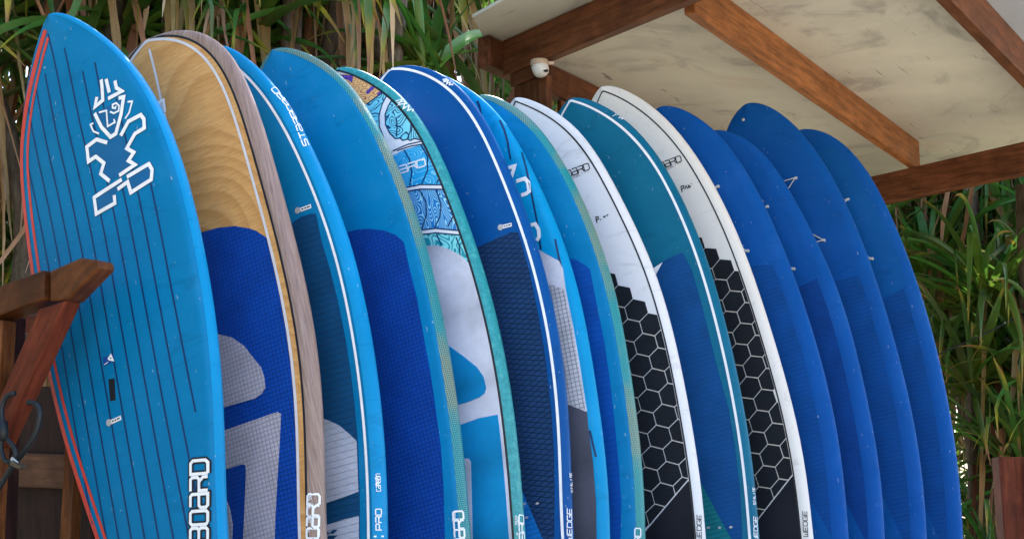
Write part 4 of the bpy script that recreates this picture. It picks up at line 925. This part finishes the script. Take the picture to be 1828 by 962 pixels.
def leaf_geom(rng, dead):
    n = 11
    if dead: L = rng.uniform(.7, 1.7); w = rng.uniform(.02, .06); el = radians(rng.uniform(-88, -45)); k = -rng.uniform(.2, 1.0)
    else: L = rng.uniform(.95, 1.6); w = rng.uniform(.05, .09); el = radians(rng.choice([78, 60, 45, 30, 15, 0, -15, -35]) + rng.uniform(-8, 8)); k = rng.uniform(.3, 1.7) * (1 if el > 0 else .7)
    kink = rng.uniform(.35, .7) if (not dead and rng.random() < .25) else None
    x = z = y = 0.0; a = el; V, At, Fc = [], [], []; tw = rng.uniform(-1.0, 1.0) * (1.8 if dead else .9); tw0 = rng.uniform(-.6, .6); yaw = 0; fold = rng.uniform(.3, .7)
    for i in range(n + 1):
        s = i / n
        wd = w * (.75 + .25 * sin(pi * min(1, s * 2.2) / 2)) * (1 - s ** 2.4) * .5 + .0015
        if dead: wd *= rng.uniform(.65, 1.15)
        t = Vector((cos(a) * cos(yaw), cos(a) * sin(yaw), sin(a))); side = Vector((-sin(yaw), cos(yaw), 0)); up = side.cross(t) * -1
        q = tw0 + tw * s; r = side * cos(q) + up * sin(q); u2 = up * cos(q) - side * sin(q)
        c = Vector((x, y, z)); V += [c - r * wd + u2 * wd * fold, c, c + r * wd + u2 * wd * fold]; At += [s] * 3
        st = L / n; x += t.x * st; y += t.y * st; z += t.z * st
        if dead: a = min(radians(-60), max(radians(-96), a + k * st * .8 + rng.uniform(-.10, .10))); yaw += rng.uniform(-.14, .14)
        else:
            a -= k * st * (.35 + 1.2 * s)
            if kink and s >= kink: a = radians(-82); kink = None; k = .1
            a = max(a, radians(-92)); yaw += rng.uniform(-.05, .05)
    for i in range(n):
        b = i * 3; Fc += [(b, b + 1, b + 4, b + 3), (b + 1, b + 2, b + 5, b + 4)]
    return V, Fc, At
rng = random.Random(11)
def variants(n, dead, mat):
    out = []
    for i in range(n):
        V, Fc, At = leaf_geom(rng, dead); me = bpy.data.meshes.new('dead_leaf' if dead else 'leaf'); me.from_pydata([tuple(v) for v in V], [], Fc); me.materials.append(mat)
        a = me.attributes.new('along', 'FLOAT', 'POINT'); a.data.foreach_set('value', At)
        me.polygons.foreach_set('use_smooth', [True] * len(me.polygons)); out.append(me)
    return out
GV = variants(48, False, ML); DV = variants(22, True, MD)
RFA = np.array([P1.x, P1.y]) - np.array([dA.x, dA.y]) * .5 ; RDA = np.array([dA.x, dA.y]); RDR = np.array([dR.x, dR.y])
RMI = np.linalg.inv(np.column_stack([RDA, RDR]))
def under_roof(W):
    """any point of W (n x 3) inside the shelter's volume or in among the boards"""
    q = (W[:, :2] - RFA) @ RMI.T
    a = (q[:, 0] > -.08) & (q[:, 1] > -.9) & (q[:, 1] < 4.95) & (W[:, 2] > 3.3)
    c = (q[:, 0] > -.02) & (q[:, 1] > -.9) & (q[:, 1] < 3.55)
    bd = (W[:, 1] < 5.75 + SL * W[:, 0] + .45) & (W[:, 2] < 3.25) & (W[:, 0] > -2.3)
    return bool((a | c | bd).any())
VC = {m.name: np.array([tuple(v.co) for v in m.vertices]) for m in GV + DV}
def put(name, me, root, rl, loc, rot, k):
    from mathutils import Euler
    R = np.array(Euler(rot).to_matrix()) * k; W = VC[me.name] @ R.T + np.array(loc) + rl
    if under_roof(W): return None
    o = bpy.data.objects.new(name, me); COL.objects.link(o); o.parent = root; o.location = loc; o.rotation_euler = rot; o.scale = (k, k, k); return o
def pandanus(loc, heads, label, ng=46, nd=40, seed=0, trunk_r=.075, ls=1.0, group='pandanus trees around the rack'):
    """heads: list of (dx, dy, z) crown centres"""
    r = random.Random(seed); root = tag(empty('pandanus_tree', loc), label, 'tree', group)
    hz = sum(h[2] for h in heads) / len(heads); fork = Vector((0, 0, hz * .45))
    tube('trunk', spline([(0, 0, 0), (r.uniform(-.05, .05), r.uniform(-.05, .05), hz * .25), fork], 5), [trunk_r * 1.15] * 3 + [trunk_r] * 8, MTR, root, 10)
    for i in range(4):
        q = 2 * pi * i / 4 + r.uniform(-.4, .4); tube('prop_root', [(0, 0, .55 + .1 * i), (.18 * cos(q), .18 * sin(q), .28), (.30 * cos(q), .30 * sin(q), 0)], [.022, .02, .018], MTR, root, 6)
    for h in heads:
        hv = Vector(h); tube('limb', spline([fork - Vector((0, 0, .05)), fork.lerp(hv, .5) + Vector((r.uniform(-.1, .1), r.uniform(-.1, .1), .05)), hv], 5), [trunk_r * .9] * 4 + [trunk_r * .7] * 7, MTR, root, 8)
        for i in range(ng):
            q = i * 2.39996 + r.uniform(-.2, .2); put('leaf', r.choice(GV), root, np.array(loc), hv + Vector((.04 * cos(q), .04 * sin(q), .22 * (i / ng) - .05)), (r.uniform(-.1, .1), r.uniform(-.15, .15), q), r.uniform(.7, 1.1) * ls)
        for i in range(nd):
            q = r.uniform(0, 2 * pi); put('dead_leaf', r.choice(DV), root, np.array(loc), hv + Vector((r.uniform(.05, .4) * cos(q), r.uniform(.05, .4) * sin(q), r.uniform(-.6, .25))), (r.uniform(-.2, .2), r.uniform(-.2, .2), q), r.uniform(.7, 1.2) * ls)
    return root
trees = [
 ((-2.95, 6.3, 0), [(0, 0, 3.6), (.35, -.2, 4.5), (-.3, .2, 2.9)], 'pandanus tree left of the pinstriped board, brown leaves hanging', 1.0),
 ((-2.30, 6.5, 0), [(0, 0, 4.5), (.35, .1, 3.8), (-.3, .0, 3.4), (.1, .3, 3.9)], 'pandanus tree behind the pinstriped board', 1.0),
 ((-1.70, 6.6, 0), [(0, 0, 4.4), (.3, .2, 3.75), (-.3, .1, 3.4), (0, .3, 4.0)], 'pandanus tree above the wooden veneer board, many dry strands', 1.0),
 ((-1.10, 6.7, 0), [(0, 0, 4.3), (.25, .0, 3.8), (-.25, .1, 3.45), (.05, .3, 4.0)], 'pandanus tree with glossy blades above the navy-pad board', 1.0),
 ((-0.55, 6.95, 0), [(0, 0, 4.4), (-.2, -.1, 3.75), (.1, .1, 3.4), (-.1, .3, 4.0)], 'pandanus tree above the artwork board', 1.0),
 ((-0.35, 8.6, 0), [(-.2, -.1, 4.0), (-.1, -.3, 4.8)], 'pandanus tree tucked in beside the roof stub', 1.0),
 ((3.55, 10.6, 0), [(0, 0, 3.7), (-.3, .1, 2.9), (.3, .0, 3.1)], 'pandanus tree under the far roof beam', 1.0),
 ((3.20, 9.7, 0), [(0, 0, 2.0), (.15, .1, 2.6)], 'leafy pandanus tree beside the last blue board', .95),
 ((4.0, 9.9, 0), [(-.2, 0, 2.5), (.2, .2, 3.2)], 'pandanus tree behind the far rack post', .95),
 ((3.1, 9.2, 0), [(0, 0, .75)], 'low pandanus bush at the foot of the far rack post', .65),
 ((4.8, 11.8, 0), [(0, 0, 3.4), (-.4, 0, 2.4), (.3, .2, 4.2)], 'pandanus tree beyond the far roof beam', 1.0),
 ((3.75, 9.3, 0), [(-.1, .2, 1.9), (-.35, .1, 1.35)], 'short pandanus tree between the grey trunk and the last blue board', .8),
 ((-3.7, 9.2, 0), [(0, 0, 1.9), (.3, .2, 2.5)], 'sunlit pandanus tree beyond the left rack arm', .8),
]
for i, (l, h, lab, ls_) in enumerate(trees): pandanus(l, h, lab, seed=20 + i, ng=80 if i < 6 else 88, nd=17 if i < 6 else 24, ls=ls_)
# trunk with wire at the right edge
tk = tag(tube('tree_trunk', [(0, 0, 0), (.02, 0, 1.2), (.0, .02, 2.4), (.03, .03, 3.4)], [.075, .07, .065, .06], MTR, None, 14), 'slim grey bare tree trunk with a wire tied round it', 'tree trunk')
tp = at_y(1833, 480, 9.4); tk.location = (tp.x, tp.y, 0)
wa, wb = at_y(1828, 560, 9.25), at_y(1672, 632, 9.25); tag(tube('guy_wire', [wa + Vector((.05, .05, .02)), (wa + wb) / 2 - Vector((0, 0, .012)), wb - (wa - wb) * .6], .005, MK, None, 6), 'thin dark guy wire running from the grey trunk behind the boards', 'wire')
# dense growth further back: nobody could count it
def thicket(name, spots, n, seed, label):
    r = np.random.default_rng(seed); rr = random.Random(seed); Vs, Fs, At, Ti, Mi = [], [], [], [], []; base = 0
    pool = [(np.array([tuple(v.co) for v in m.vertices]), [tuple(p.vertices) for p in m.polygons], [d.value for d in m.attributes['along'].data], k) for k, ms in ((0, GV), (1, DV)) for m in ms]
    gp = [p for p in pool if p[3] == 0]; dp = [p for p in pool if p[3] == 1]
    for i in range(n):
        x0, x1, y0, y1, z0, z1 = rr.choice(spots); P, Fc, A, k = rr.choice(dp if rr.random() < .25 else gp)
        q = rr.uniform(0, 2 * pi); sc = rr.uniform(.7, 1.15); R = np.array([[cos(q), -sin(q), 0], [sin(q), cos(q), 0], [0, 0, 1]])
        Wp = P @ R.T * sc + np.array([rr.uniform(x0, x1), rr.uniform(y0, y1), rr.uniform(z0, z1)])
        if under_roof(Wp): continue
        Vs.append(Wp); Fs += [tuple(j + base for j in f) for f in Fc]; Mi += [k] * len(Fc)
        At += A; Ti += [rr.random()] * len(A); base += len(P)
    me = bpy.data.meshes.new(name); me.from_pydata(np.vstack(Vs).tolist(), [], Fs); me.materials.append(ML); me.materials.append(MD); me.polygons.foreach_set('material_index', Mi)
    for nm, d in (('along', At), ('tint', Ti)): a = me.attributes.new(nm, 'FLOAT', 'POINT'); a.data.foreach_set('value', d)
    me.update(); o = bpy.data.objects.new(name, me); COL.objects.link(o); tag(o, label, 'foliage', kind='stuff'); return o
thicket('thicket', [(-5.5, 1.2, 7.7, 9.8, 2.4, 7.6)] * 6+ [(-3.0, -2.0, 8.2, 9.4, 2.2, 3.2)], 4600, 3, 'dense tangle of pandanus leaves behind the boards')
thicket('thicket', [(2.6, 7.0, 11.4, 14.0, .2, 5.2)] * 3 + [(-.5, 3.0, 11.6, 14.0, .2, 6.0)] + [(2.8, 5.2, 11.0, 12.4, 2.4, 5.0)] * 2, 5200, 4, 'dense tangle of pandanus leaves behind the far roof beam')
thicket('thicket', [(-8.5, -4.4, -5.0, 8.0, .3, 6.4)], 4200, 5, 'added unseen tangle of pandanus leaves shading the boards from the left')  # out of view, added to keep sky light from the left off the decks
